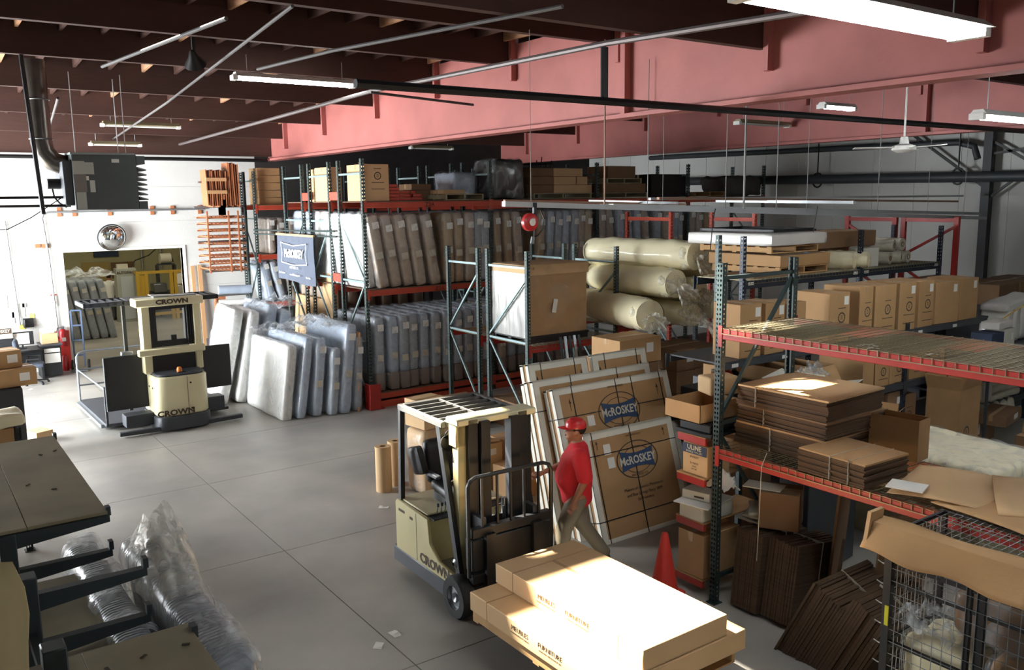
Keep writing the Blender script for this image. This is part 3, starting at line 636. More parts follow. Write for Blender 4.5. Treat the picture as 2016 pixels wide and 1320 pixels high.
# on top of the tall rack (z 4.38)
ZT = 4.385
carton('big tan carton with a round logo on the top shelf, lid propped open', (.56, .85, .76), (8.33, 16.95, ZT), logo=(.02, .52, .085), m=m_card3)
MB_ = MB().box((-.27, -.3, 0), (.27, 0, .006))
tag(MB_.build('loose_flap', m_card2, loc=(8.33, 16.9, ZT+.77), rot=(.5, .1, .2)), 'torn brown flap sticking up on the big logo carton', 'cardboard')
carton('pale orange carton behind the rack post on the top shelf', (.3, .8, .76), (8.15, 18.6, ZT), m=m_card3)
carton('tan carton behind the second row post on the top shelf', (.5, .5, .74), (8.3, 19.2, ZT), m=m_card3)
for i in range(5): carton('flat brown carton stacked at the far end of the top shelf, %s up' % ORD[i], (.62, .7, .19), (8.4, 23.4, 4.32+i*.197), rz=rnd.uniform(-.03, .03), m=m_card, group='stack of flat cartons at the far end')
for i, (x, z, w) in enumerate(((8.72, 0, .3), (8.72, .07, .3), (9.0, 0, .32), (9.0, .07, .28), (9.27, 0, .3), (9.3, .07, .2), (8.72, .14, .3), (8.7, .21, .32), (8.7, .28, .25), (8.98, .14, .3), (9.2, .14, .12))):
    o = thing('orange_bracket', 'orange steel bracket stacked beside the big logo carton, %s piece' % ORD[i], 'bracket', (x, 16.75, ZT+z+.002), rnd.uniform(-.06, .06), 'stack of orange brackets')
    MB().box((-w/2, -.2, 0), (w/2, .2, .02)).box((-w/2, -.2, 0), (w/2, -.18, .062)).box((-w/2, .18, 0), (w/2, .2, .062)).build('channel', m_or, o)
    MB().box((w/2-.012, -.21, 0), (w/2, .21, .066)).build('end_plate', m_rd, o)
pallet('thin pallet on the top shelf beside the orange brackets', (10.45, 16.95, ZT), (1.0, 1.0), m=m_dkwood)
for i, (x, w, z, h) in enumerate(((9.85, .8, 0, .22), (9.8, .5, .225, .14), (10.3, .55, .14, .09), (10.55, .3, .0, .0))):
    if h: carton('dark flat carton among the clutter on the top shelf, %s piece' % ORD[i], (w, .6, h), (x, 17.55 if i < 2 else 16.95, ZT+(z if i != 2 else .135)), m=m_card2 if i != 2 else m_card3)
def soft_thing(name, label, cat, size, loc, rz, m, seed=0, amp=.02, fr=3., wrap=None, group=None, rot=None, n=(9, 7, 7), r=.08):
    o = thing(name, label, cat, loc, rz, group, rot)
    soft(size[0], size[1], size[2], min(r, min(size)*.45), n, amp, fr, seed).build('body', m, o, smooth=True, ang=80)
    if wrap: soft(size[0]+.03, size[1]+.03, size[2]+.02, min(r, min(size)*.45)+.01, n, amp*1.8, fr*1.6, seed+9).build('plastic_wrap', wrap, o, smooth=True, ang=80)
    return o
soft_thing('wrapped_bundle', 'pale grey plastic-wrapped bundle on the top shelf, left of the mesh cage', 'bundle', (.62, .9, .62), (10.85, 17.5, ZT), 0, m_mblue, 3, wrap=m_film)
soft_thing('wrapped_bundle', 'dark stretch-wrapped load standing on the top shelf beyond the first bay', 'bundle', (.85, .9, .9), (11.75, 17.0, ZT+.01), 0, mat('dark_wrap', '3C3632', .4, var=.3, coat=.5), 4, wrap=m_film)
for i, (x, z, L) in enumerate(((12.75, 0, .75), (13.25, 0, .35), (13.85, 0, .95), (12.75, .2, .75), (13.45, .2, .72), (14.0, .2, .35), (12.75, .4, .75), (13.55, .4, .95))):
    carton('brown printed carton on the top shelf behind the hoist wire, %s piece' % ORD[i], (L*.98, .8, .195), (x-.02, 17.0, ZT+.13+z), m=m_card3 if i not in (0, 3, 6) else m_card2, group='stack of printed cartons on the top shelf', tape=False)
pallet('dark pallet under the stack of printed cartons on the top shelf', (13.3, 17.0, ZT), (1.8, 1.0), m=m_dkwood)
o = thing('wire_basket', 'black wire basket of odds and ends on top of the stacked cartons', 'basket', (12.8, 17.0, ZT+.73))
for z in (0, .1): MB().tube([(-.35, -.3, z), (.35, -.3, z), (.35, .3, z), (-.35, .3, z), (-.35, -.3, z)], .012, 5).build('rim', m_blk, o)
for k in range(5): MB().tube([(-.3+k*.14, -.3, 0), (-.28+k*.15, -.28, .1+.08*(k % 3))], .012, 5).build('wire', m_blk, o)
pallet('lower empty pallet stacked on the top shelf, third bay', (15.35, 17, ZT), (1.5, 1.0), m=m_dkwood)
carton('long low brown carton between two pallets on the top shelf', (1.5, .9, .22), (15.35, 17, ZT+.135), m=m_card2)
pallet('upper empty pallet stacked on the top shelf, third bay', (15.3, 17, ZT+.36), (1.2, 1.0), m=m_dkwood)
carton('brown carton on the upper pallet of the top shelf', (.95, .8, .3), (15.3, 17, ZT+.495), m=m_card2)
pallet('far pallet on the top shelf near the right-hand wall', (18.5, 17, ZT), (1.2, 1.0))
soft_thing('wrapped_bundle', 'lumpy dark bundle on the far end of the top shelf', 'bundle', (1.6, .9, .55), (20.0, 17, ZT), 0, mat('dim_bundle', '57524C', .7, var=.3), 6, .05)
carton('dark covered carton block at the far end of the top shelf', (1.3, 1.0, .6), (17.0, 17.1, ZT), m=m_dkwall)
# panels and boards seen through the rack ends
def board(name, label, cat, size, loc, rot, m, group=None):
    o = MB().box((-size[0]/2, -size[1]/2, 0), (size[0]/2, size[1]/2, size[2])).build(name, m, None, loc, rot, bevel=.004); return tag(o, label, cat, group)
board('cardboard_sheet', 'tall tan carton end seen beside the right edge of the banner', 'cardboard', (.16, .5, 1.5), (8.15, 18.75, 1.25), (0, 0, 0), m_card3)
board('cardboard_sheet', 'wide tan carton panel standing low behind the banner', 'cardboard', (.12, 2.3, 1.75), (8.1, 19.8, .34), (0, R_(4), 0), m_card3)
board('cardboard_sheet', 'second tan carton panel between the low braces', 'cardboard', (.12, 1.0, 1.5), (8.12, 18.05, .34), (0, R_(3), 0), m_card3)
board('plywood_sheet', 'thin wooden panel leaning at the right end of the floor pile', 'panel', (.05, 1.7, 1.68), (7.62, 17.2, .0), (0, R_(3), 0), m_wood)
# banner
o = thing('banner', 'grey blue hanging banner with white lettering on the rack ends', 'banner', (7.8, 21.1, 2.5), rot=(0, 0, -pi/2))
def bn(u, v): return (u*2.35, -.03*sin(u*9)*(1-v)-.015*sin(u*23+v*5), v*1.1-.06*u*(1-v)+.02*sin(u*7))
MB().grid(bn, 24, 8).build('cloth', mat('banner_cloth', '59606E', .8, var=.08), o, smooth=True)
MB().box((0, -.02, 1.08), (2.35, .02, 1.13)).build('hanging_rod', m_wood, o)
fw = MB()
def outl(off):
    return [(.38+off, .42+off), (1.2, .37+off), (2.0-off, .42+off), (1.93-off*.8, .66), (2.0-off, .92-off), (1.2, .86-off), (.38+off, .92-off), (.45+off*.8, .66)]
A, B = outl(0), outl(.022)
for k in range(8): a0, a1, b1, b0 = A[k], A[(k+1) % 8], B[(k+1) % 8], B[k]; fw.quad(*[(q[0], -.055, q[1]) for q in (a0, a1, b1, b0)])
fw.build('printed_frame', m_paper, o, fixn=False)
text('McROSKEY', .265, m_paper, parent=o, M=PM((1.2, -.057, .65), (1, 0, 0), (0, 0, 1)), bold=.012, sx=.92)
text('MATTRESS CO.', .085, m_paper, parent=o, M=PM((1.2, -.057, .32), (1, 0, 0), (0, 0, 1)))
text('San Francisco', .075, m_paper, parent=o, M=PM((.42, -.057, .17), (1, 0, 0), (0, 0, 1)))
text('www.McRoskey.com', .075, m_paper, parent=o, M=PM((1.22, -.057, .15), (1, 0, 0), (0, 0, 1)))
text('Palo Alto', .075, m_paper, parent=o, M=PM((2.05, -.057, .13), (1, 0, 0), (0, 0, 1)))
pipe('rack_bar', 'thin grey bar spanning the rack ends above the banner', 'bar', [(7.85, 22.9, 3.66), (7.85, 17.7, 3.74)], .02, m_teal)
pipe('rack_bar', 'second grey bar behind the first above the banner', 'bar', [(7.89, 23.0, 3.56), (7.89, 17.7, 3.62)], .02, m_teal)
# lattice stacks on wall arms
def lattice(label, loc, W_, D_, nz, dz, nb, up=.0):
    o = thing('slat_frame_stack', label, 'bed slats', loc)
    for i in range(nz):
        z = i*dz
        MB().box((0, -.02, z), (W_, .02, z+.035)).build('rail', m_woodo, o); MB().box((0, D_-.02, z), (W_, D_+.02, z+.035)).build('rail', m_woodo, o)
        for k in range(nb): put('slat', cmesh(('sl', D_), lambda: MB().box((-.015, 0, 0), (.015, D_, .03)).mesh('slat', m_woodo)), o, (.04+k*(W_-.08)/(nb-1), 0, z+.037))
    for x in (.0, W_*.55, W_*.8): MB().box((x, -.05, -.05), (x+.04, -.02, nz*dz+.03)).build('upright', m_woodo, o)
    return o
lattice('lower stack of orange slatted frames on wall arms', (6.62, 22.9, 2.62), 1.0, .9, 9, .17, 10)
o = thing('slat_bundle', 'upper bundle of upright orange slats on wall arms', 'bed slats', (6.7, 22.9, 4.32))
for k in range(15): MB().box((0, 0, 0), (.025, .5, .92 if k < 9 else 1.1)).build('slat', m_woodo, o, loc=(k*.058, .02*(k % 2), -.02*(k % 3)), rot=(0, rnd.uniform(-.03, .03), 0))
for z in (.3, .62): MB().box((-.03, -.03, z), (.5, 0, z+.09)).build('batten', m_wood, o)
for z in (-.35, -.25, -.12): MB().box((.4, 0, z), (.44, .5, z+.4)).build('slat', m_woodo, o)
aw = thing('arm_rack', 'grey cantilever arms carrying the orange slats beside the end wall', 'rack', (7.8, 23.3, 0))
for z, L in ((4.26, 1.35), (3.35, 1.3), (4.9, 1.2), (2.56, 1.2), (1.9, .95), (1.6, .95)): MB().box((-L, 0, z), (0, .06, z+.05)).build('arm', m_steel, aw)
MB().box((-.03, 0, 0), (.03, .08, 5.2)).build('column', m_teal, aw)
for i, (z, mm, r) in enumerate(((2.03, m_mblue, .12), (1.72, m_paper, .08))):
    o = thing('wrapped_roll', ('thick plastic-covered roll poking out beside the end wall', 'thin white roll below the thick plastic-covered one')[i], 'roll', (6.95, 23.36, z+.045 if i == 0 else z+.015))
    MB().cyl((0, 0, 0), (.85, -.1, -.02), r, 16).build('sheeting', mm, o, smooth=True); MB().cyl((.85, -.1, -.02), (.87, -.1, -.02), r*.4, 12).build('core', m_card2, o)
for i, (x, z, w) in enumerate(((6.92, 0, .1), (7.12, 0, .12), (6.75, 0, .08))):
    board('wood_plank', ('pale plank leaning on the end wall, left of two', 'pale plank leaning on the end wall, right of two', 'short plank at the right edge of the doorway')[i], 'plank', (w, .04, (2.6, 2.62, 1.7)[i]), (x, 25.5, 0), (R_(-2.5), 0, 0), m_wood)
o = thing('wood_trough', 'upright orange wooden channel leaning by the end wall', 'wood frame', (7.28, 24.6, .55), rot=(R_(-6), R_(6), 0))
MB().box((-.14, 0, 0), (-.1, .12, 1.25)).build('side', m_woodo, o); MB().box((.1, 0, 0), (.14, .12, 1.25)).build('side', m_woodo, o); MB().box((-.1, .09, 0), (.1, .12, 1.25)).build('back', m_wood, o)
for z in (.03, 1.15): MB().box((-.1, 0, z), (.1, .03, z+.06)).build('cleat', m_woodo, o)
tag(MB().box((-.3, -.3, 0), (.3, .3, .55)).build('grey_crate', m_char, None, (7.3, 24.7, 0), bevel=.01), 'dark crate under the orange wooden channel', 'crate')
o = thing('wood_a_frame', 'small wooden folding frame leaning by the white mattresses', 'wood frame', (5.72, 20.4, 0), rot=(0, 0, .5))
for a, b in (((0, 0, 0), (.25, 0, 1.05)), ((.3, .25, 0), (.3, .1, 1.05)), ((.05, 0, .9), (.32, .1, 1.0))): MB().bar(a, b, .05, .04).build('bar', m_woodo, o)
# crate on the middle rack
o = thing('shrink_wrapped_crate', 'large cardboard crate wrapped in film on a black pallet', 'crate', (10.12, 13.28, 1.71))
for y in (-.5, 0, .5): MB().box((-.74, y-.05, 0), (.74, y+.05, .09)).build('skid', m_blackp, o)
MB().box((-.76, -.56, .09), (.76, .56, .13)).build('pallet_deck', m_blackp, o)
MB().box((-.73, -.53, .13), (.73, .53, 1.3)).build('carton_body', m_card, o, bevel=.01)
MB().box((-.76, -.56, 1.27), (.76, .56, 1.47)).build('lid', m_card3, o, bevel=.01)
soft(1.52, 1.12, 1.38, .03, (10, 8, 10), .012, 3., 2).build('stretch_film', film('stretch_film', 'F0ECE0', .03, .16, 1.6, bump=.3), o, loc=(0, 0, .1), smooth=True, ang=80)
soft(1.53, .03, 1.3, .012, (3, 3, 3), .0, 1., 2).build('silver_side', mat('silver_film', 'D9D8D4', .22, metal=.55, var=.35, vscale=1.5, stretch=(3, 3, .3), bump=.4, bscale=3), o, loc=(-.765, 0, .12), rot=(0, 0, pi/2), smooth=True, scale=None) if False else MB().grid(lambda u, v: (-.772-.008*noise.noise(Vector((u*9, v*5, 0))), -.55+u*1.1, .12+v*1.2), 20, 10).build('foil_side', mat('silver_film', 'D9D8D4', .22, metal=.55, var=.35, vscale=1.5, stretch=(3, 3, .3), bump=.4, bscale=3), o, smooth=True, fixn=False)
MB().box((-.05, -.002, -.13), (.05, 0, .13)).build('hang_tag', m_paper, o, loc=(-.1, -.585, .68), rot=(0, .2, 0))
text('10', .07, m_print, parent=o, M=PM((-.6, -.57, 1.4), (1, 0, 0), (0, 0, 1)))
# batting rolls
def roll(label, c, L, r, rz, tilt=0, tail=.0, seed=0, group='bagged cream batting rolls'):
    o = thing('batting_roll', label, 'roll', c, rot=(R_(tilt), 0, rz), group=group)
    def f(u, v):
        a = 2*pi*u; y = -L/2+L*v; rr = r*(1-.16*abs(v*2-1)**8)*(1+.035*sin(v*31+seed))
        rr *= 1+.07*noise.fractal(Vector((cos(a)*1.5+seed, sin(a)*1.5, y*2.2)), 1., 2., 3); return (cos(a)*rr*1.06, y, sin(a)*rr*.94+r)
    MB().grid(f, 26, 22).build('roll_body', m_batt, o, smooth=True)
    for s in (-1, 1):
        def e(u, v):
            a = 2*pi*u; rr = r*.86*(1-v)+.001; return (cos(a)*rr, s*(L/2+.10*r*(1-(1-v)**2)+.02*noise.noise(Vector((cos(a)*4*(1-v), sin(a)*4*(1-v), seed)))), sin(a)*rr+r)
        MB().grid(e, 26, 6).build('roll_end', m_batt, o, smooth=True)
    if tail:
        def b(u, v):
            a = 2*pi*u; pr = ((0, 1.02), (.25, .95), (.45, .35), (.55, .22), (.75, .55), (1, .8)); k = 0
            while k < len(pr)-2 and v > pr[k+1][0]: k += 1
            q = (v-pr[k][0])/(pr[k+1][0]-pr[k][0]); rr = r*(pr[k][1]*(1-q)+pr[k+1][1]*q)*(1+.16*sin(a*9+seed)*v+.1*sin(a*5))
            return (cos(a)*rr, -L/2+.15-v*tail, sin(a)*rr*.9*(1-.25*v)+r-.42*tail*v*v)
        MB().grid(b, 54, 14).build('bag_tail', film('bag_plastic', 'F2EFE0', .22, .75, 4., bump=.6), o, smooth=True, fixn=False)
    return o
zR = 1.9
roll('bottom front batting roll lying nearest the green post', (11.5, 12.6, zR), 2.5, .33, R_(-13), tail=.35, seed=1)
roll('middle batting roll with a bagged end in the stack', (11.95, 12.6, zR+.56), 2.4, .31, R_(-2), tail=.5, seed=2)
roll('top batting roll, the longest one of the stack', (12.15, 12.6, zR+1.06), 2.6, .32, R_(8), tail=.4, seed=3)
roll('bottom batting roll with a big loose bag tail hanging over the beam', (12.28, 12.3, zR), 2.0, .25, R_(0), tail=.95, seed=4)
roll('batting roll in the middle of the pile behind the twisted bag', (12.55, 12.5, zR+.42), 2.1, .27, R_(4), tail=.3, seed=5)
roll('upper right batting roll behind the pile', (12.95, 12.6, zR+.85), 2.1, .31, R_(8), tail=.2, seed=6)
roll('right-hand batting roll resting low beside the near rack post', (13.05, 12.5, zR+.05), 2.1, .3, R_(6), tail=.3, seed=7)
o = thing('orange_frame_end', 'orange rack end frame behind the batting rolls', 'rack', (14.35, 13.9, 0), rot=(0, 0, 0))
for y in (0, 1.5): put('post', post_mesh(4.05, m_or, pitch=.08, hs=.026), o, (0, y, 0), 0 if y == 0 else pi)
MB().box((-.02, .05, 3.85), (.02, 1.45, 3.93)).build('strut', m_or, o); MB().box((-.02, .05, 1.85), (.02, 1.45, 1.93)).build('strut', m_or, o)
# ================================================================ FORKLIFT (front faces local -Y)
fk = thing('forklift', 'cream and black sit-down electric forklift carrying the cartons', 'forklift', (5.07, 7.97, 0), R_(-1.5))
w = .53
side = [(.86, .30), (.86, .84), (.80, .90), (.12, .86), (.10, .62), (-.10, .42), (-.42, .36), (-.62, .52), (-.66, .44), (-.66, .30)]
for s, nm in ((-1, 'side_panel'), (1, 'side_panel')):
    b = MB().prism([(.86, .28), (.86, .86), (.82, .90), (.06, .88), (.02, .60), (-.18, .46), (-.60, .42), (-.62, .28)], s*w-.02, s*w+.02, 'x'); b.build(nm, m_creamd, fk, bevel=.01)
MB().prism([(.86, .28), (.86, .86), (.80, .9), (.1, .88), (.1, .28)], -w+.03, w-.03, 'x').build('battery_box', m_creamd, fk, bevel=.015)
MB().prism([(.93, .10), (.93, .30), (-.62, .30), (-.62, .10)], -w-.03, w+.03, 'x').build('skirt', m_char, fk, bevel=.02)
MB().box((-w+.02, .12, .885), (w-.02, .84, .91)).build('hood', m_cream, fk, bevel=.01)
MB().box((-w+.02, -.02, .87), (w-.02, .14, .885)).build('front_cowl', m_black, fk)
MB().box((-w+.04, -.6, .30), (w-.04, .1, .33)).build('floor_plate', m_steel, fk)
for y in (.33,): MB().box((-w-.022, y, .3), (-w-.02, y+.006, .86)).build('panel_gap', m_blackp, fk)
text('CROWN', .15, m_print, parent=fk, M=PM((-w-.023, -.08, .37), (0, -1, -.0), (0, 0, 1)), bold=.006, sx=1.15)
for k, (y, z) in enumerate(((.7, .8), (.62, .8), (.42, .78))): MB().box((-w-.023, y, z-.03), (-w-.02, y+.07, z)).build('decal', m_print, fk)
def wheel(parent, x, y, r, wd, z=None):
    o = MB().lathe([(r*.55, -wd/2), (r*.92, -wd/2), (r, -wd*.35), (r, wd*.35), (r*.92, wd/2), (r*.55, wd/2)], 28).build('wheel', m_rub, parent, loc=(x, y, z or r), rot=(0, pi/2, 0), smooth=True)
    MB().lathe([(0, wd*.3), (r*.2, wd*.42), (r*.25, wd*.3), (r*.5, wd*.28), (r*.56, wd*.46)], 20).build('hub', m_steel, o, smooth=True)
    MB().lathe([(0, -wd*.3), (r*.2, -wd*.42), (r*.25, -wd*.3), (r*.5, -wd*.28), (r*.56, -wd*.46)], 20).build('hub', m_steel, o, smooth=True)
    return o
wheel(fk, -w-.02, -.62, .235, .16); wheel(fk, w+.02, -.62, .235, .16); wheel(fk, 0, .72, .17, .2)
# overhead guard
gz = 2.02
for x, y in ((-w+.03, .78), (w-.03, .78)): MB().bar((x, y, .88), (x, y-.06, gz), .055, .06).build('guard_post', m_black, fk)
for x in (-w+.03, w-.03): MB().bar((x, -.58, .36), (x, -.18, gz), .055, .08).build('guard_post', m_black, fk)
gf = MB().box((-w, -.28, gz-.03), (-w+.06, .76, gz+.04)).box((w-.06, -.28, gz-.03), (w, .76, gz+.04)).box((-w+.06, .70, gz-.03), (w-.06, .76, gz+.04)).box((-w+.06, -.28, gz-.03), (w-.06, -.22, gz+.04)); gf.build('guard_frame', m_guard, fk, bevel=.008)
for k in range(5): MB().box((-w+.06, -.12+k*.165, gz-.02), (w-.06, -.10+k*.165, gz+.035)).build('guard_bar', m_guard, fk)
MB().box((-.012, -.22, gz+.015), (.012, .70, gz+.037)).build('guard_bar', m_guard, fk)
# seat
st = MB(); soft(.50, .50, .14, .06, (8, 8, 4), .004, 3, 1, mb=st); st.build('seat_cushion', m_blackp, fk, loc=(0, .32, 1.0), rot=(.08, 0, 0), smooth=True)
st = MB(); soft(.48, .14, .52, .065, (8, 4, 8), .004, 3, 2, mb=st); st.build('backrest', m_blackp, fk, loc=(0, .60, 1.08), rot=(-.22, 0, 0), smooth=True)
for s in (-1, 1):
    st = MB(); soft(.1, .3, .34, .04, (3, 5, 5), .004, 3, 3, mb=st); st.build('hip_wing', m_blackp, fk, loc=(s*.33, .58, 1.22), rot=(-.3, s*.12, 0), smooth=True)
    MB().box((-.035, -.28, 0), (.035, 0, .045)).build('armrest', m_char, fk, loc=(s*.3, .5, 1.24), bevel=.012)
MB().box((-.2, .12, .9), (.2, .55, 1.0)).build('seat_base', m_black, fk, bevel=.01)
o = MB().tube([(-.2, 0, 1.02), (-.2, -.08, 1.18)], .02).build('steering_column', m_black, fk)
MB().tube([(-.2+cos(a)*.14, -.1+sin(a)*.11, 1.2+sin(a)*.08) for a in [k*pi/9 for k in range(19)]], .014, 6).build('steering_wheel', m_black, fk, smooth=True)
for k in range(4): lv = MB().tube([(-.42+k*.05, .08, .88), (-.43+k*.05, .02, 1.02)], .006, 5).build('lever', m_steel, fk); MB().cyl((-.43+k*.05, .02, 1.01), (-.43+k*.05, .02, 1.045), .014, 8).build('knob', m_navy if k == 0 else m_blackp, lv)
wl_ = MB().lathe([(0, 0), (.05, .01), (.085, .05), (.09, .08)], 18).build('work_light', m_black, fk, loc=(-.3, -.02, 1.8), rot=(radians(80), 0, 0), smooth=True)
MB().lathe([(0, .085), (.08, .08)], 18).build('lens', m_cream, wl_)
MB().lathe([(0, 0), (.05, .01), (.08, .05), (.085, .08)], 18).build('work_light', m_black, fk, loc=(-.48, -.25, 1.82), rot=(radians(80), 0, 0), smooth=True)
# mast
mz = 2.12; MY = -.52
for s in (-1, 1):
    mc = m_creamd if s < 0 else m_black
    MB().box((s*.42-.05, MY, .12), (s*.42+.05, MY+.12, mz-.02)).build('outer_rail', mc, fk, bevel=.005)
    MB().box((s*.315-.06, MY-.06, .14), (s*.315+.06, MY+.08, mz)).build('inner_rail', m_black, fk, bevel=.004)
    MB().box((s*.19-.058, MY-.11, .18), (s*.19+.058, MY+.02, mz-.03)).build('inner_rail', m_black, fk, bevel=.004)
    MB().cyl((s*.12, MY+.04, .2), (s*.12, MY+.04, 1.15), .03, 10).build('lift_cylinder', m_steel, fk, smooth=True)
    MB().tube([(s*.05, MY-.06, .3), (s*.05, MY-.06, 1.1)], .012, 5).build('lift_chain', m_blk, fk)
MB().box((-.5, MY-.06, mz-.06), (.5, MY+.20, mz+.01)).build('mast_head', m_cream, fk, bevel=.012)
MB().box((-.49, MY, mz-.30), (-.36, MY+.16, mz-.05)).build('mast_shoulder', m_creamd, fk, bevel=.01)
MB().box((-.4, MY+.02, .9), (.4, MY+.06, .98)).build('crossmember', m_black, fk)
# carriage and load backrest
cy = -.80
MB().box((-.5, cy-.03, .92), (.52, cy+.06, 1.02)).build('carriage_bar', m_black, fk, bevel=.006); MB().box((-.5, cy-.03, .42), (.52, cy+.06, .52)).build('carriage_bar', m_black, fk, bevel=.006)
MB().box((-.36, cy+.02, .4), (-.3, cy+.2, 1.1)).build('carriage_plate', m_char, fk); MB().box((.3, cy+.02, .4), (.36, cy+.2, 1.1)).build('carriage_plate', m_char, fk)
MB().box((-.5, cy-.02, .55), (.52, cy+.12, .9)).build('sideshift_plate', m_black, fk, bevel=.01)
LB = MB().tube([(-.53, cy, .5), (-.53, cy, 1.48), (-.5, cy, 1.54), (-.44, cy, 1.57), (.42, cy, 1.57), (.5, cy, 1.54), (.53, cy, 1.48), (.53, cy, .5)], .022, 6); LB.build('load_backrest', m_black, fk, smooth=True)
for x in (-.36, -.17, 0.0, .17, .36): MB().box((x-.012, cy-.01, 1.0), (x+.012, cy+.01, 1.56)).build('backrest_bar', m_black, fk)
for x in (-.3, .3): fr_ = MB().prism([(cy-.03, .28), (cy-.03, .95), (cy-.08, .95), (cy-.08, .32), (cy-1.0, .305), (cy-1.0, .28)], x-.06, x+.06, 'x'); fr_.build('fork', m_black, fk)
MB().lathe([(0, 0), (.05, 0), (.05, .03), (.02, .05)], 12).build('tilt_pin', m_steel, fk, loc=(-.50, -.5, .55), rot=(0, -pi/2, 0), smooth=True)
# ---------------------------------------------------------------- load
pallet('wooden pallet on the forks under the two long cartons', (5.0, 5.72, .285), (1.45, 2.05), 0, m_pallet, h=.125)
def longbox(label, x0, x1, y0, y1, z0, z1, m, tops=True):
    o = thing('long_carton', label, 'box', ((x0+x1)/2, (y0+y1)/2, z0)); L = x1-x0; Wd = y1-y0; hh = z1-z0
    MB().box((-L/2, -Wd/2, 0), (L/2, Wd/2, hh)).build('body', m, o, bevel=.006)
    for s in (-1, 1):
        MB().box((-L/2-.002, s*Wd*.36-.004, 0), (L/2+.002, s*Wd*.36+.004, hh+.002)).build('strap', m_tape, o)
    MB().box((-.02, -Wd/2+.3, hh), (.02, Wd/2-.3, hh+.0015)).build('tape', m_tape, o)
    M0 = lambda y, z: PM((-L/2-.003, y, z), (0, -1, 0), (0, 0, 1))
    text('MEUBLES', .065, m_print, parent=o, M=M0(.22, hh*.62)); text('FURNITURE', .065, m_print, parent=o, M=M0(-.22, hh*.62))
    text('POUR DOMICILE ET BUREAU', .022, m_print, parent=o, M=M0(.22, hh*.36)); text('HOME AND OFFICE FURNITURE', .022, m_print, parent=o, M=M0(-.22, hh*.36))
    return o
longbox('wide lower furniture carton on the forklift pallet', 4.24, 5.80, 4.64, 6.74, .412, .60, m_card3)
longbox('sunlit upper furniture carton on top of the forklift load', 4.56, 5.57, 4.66, 6.76, .602, .80, m_card3)
# ================================================================ ORDER PICKER
op = thing('order_picker', 'cream and black order picking truck parked near the doorway', 'lift truck', (4.30, 17.15, 0), R_(1)); op.scale = (1.04, 1.04, 1.0)
bp = [(-.48, .95), (-.48, .14), (-.42, .03), (-.3, -.03), (.3, -.03), (.42, .03), (.48, .14), (.48, .95)]
MB().prism([(-.50, .98), (-.50, .12), (-.43, 0), (-.3, -.06), (.3, -.06), (.43, 0), (.50, .12), (.50, .98)], .03, .30, 'z').build('bumper', m_char, op, bevel=.015)
MB().prism(bp, .30, 1.08, 'z').build('power_unit', m_cream, op, bevel=.03)
MB().prism([(x*.93, y*.95+.02) for x, y in bp], 1.08, 1.13, 'z').build('hood', m_char, op, bevel=.02)
MB().lathe([(.05, 0), (.05, .05), (.035, .09), (0, .1)], 16).build('beacon', m_orange, op, loc=(.0, .18, 1.13), smooth=True)
MB().box((-.06, .05, 1.13), (.09, .09, 1.145)).build('hood_handle', m_blackp, op)
MB().box((.07, -.036, .31), (.076, -.03, 1.07)).build('door_gap', m_print, op)
for p in ((.13, .93), (.13, .42)): MB().cyl((p[0], -.045, p[1]), (p[0], -.03, p[1]), .018, 12).build('lock', m_blackp, op)
for y in (.25, .5): MB().cyl((-.49, y, .85), (-.475, y, .85), .018, 12).build('lock', m_blackp, op)
text('CROWN', .15, m_print, parent=op, M=PM((-.17, -.063, .32+.06), (1, 0, 0), (0, 0, 1)), bold=.006, sx=1.15)
for s, x0, x1 in ((-1, -1.15, -.45), (1, .45, 1.12)):
    a = MB().box((x0, .0, .03), (x1, .09, .11)); a.build('outrigger', m_char, op, rot=(0, 0, s*.07), bevel=.008)
# mast with window
mx = .52
for s in (-1, 1):
    MB().box((s*.46-.09 if s < 0 else s*.44-.04, .42, 1.1), (s*.46+.06 if s < 0 else s*.44+.09, .66, 2.52)).build('mast_column', m_cream, op, bevel=.015)
MB().box((-.66, .33, 1.46), (.56, .45, 1.60)).build('cross_band', m_cream, op, bevel=.02)
MB().box((-.66, .33, 2.42), (.58, .72, 2.58)).build('mast_header', m_cream, op, bevel=.02)
text('CROWN', .12, m_print, parent=op, M=PM((.0, .326, 2.5), (1, 0, 0), (0, 0, 1)), bold=.006, sx=1.25)
MB().box((-.4, .48, 1.08), (.4, .55, 1.46)).build('lower_mast', m_blackp, op)
wf = MB().box((-.40, .5, 1.6), (-.27, .58, 2.42)).box((.25, .48, 1.6), (.42, .6, 2.42)).box((-.27, .5, 1.6), (.25, .58, 1.72)).box((-.27, .5, 2.34), (.25, .58, 2.42)); wf.build('window_frame', m_blackp, op)
MB().box((-.27, .53, 1.72), (.25, .54, 2.34)).build('window_pane', m_glass, op)
MB().box((-.02, .49, 1.72), (.08, .52, 1.82)).build('latch', m_blackp, op)
for x in (.29, .33, .37): MB().tube([(x, .46, 1.62), (x, .46, 2.4)], .012, 5).build('hose', m_blk, op, smooth=True)
MB().box((-.28, .5, 2.58), (.5, .7, 2.60)).build('paper_tray', m_steel, op); MB().box((-.5, .45, 2.6), (-.1, .66, 2.61)).build('paper', m_paper, op, rot=(0, .06, 0))
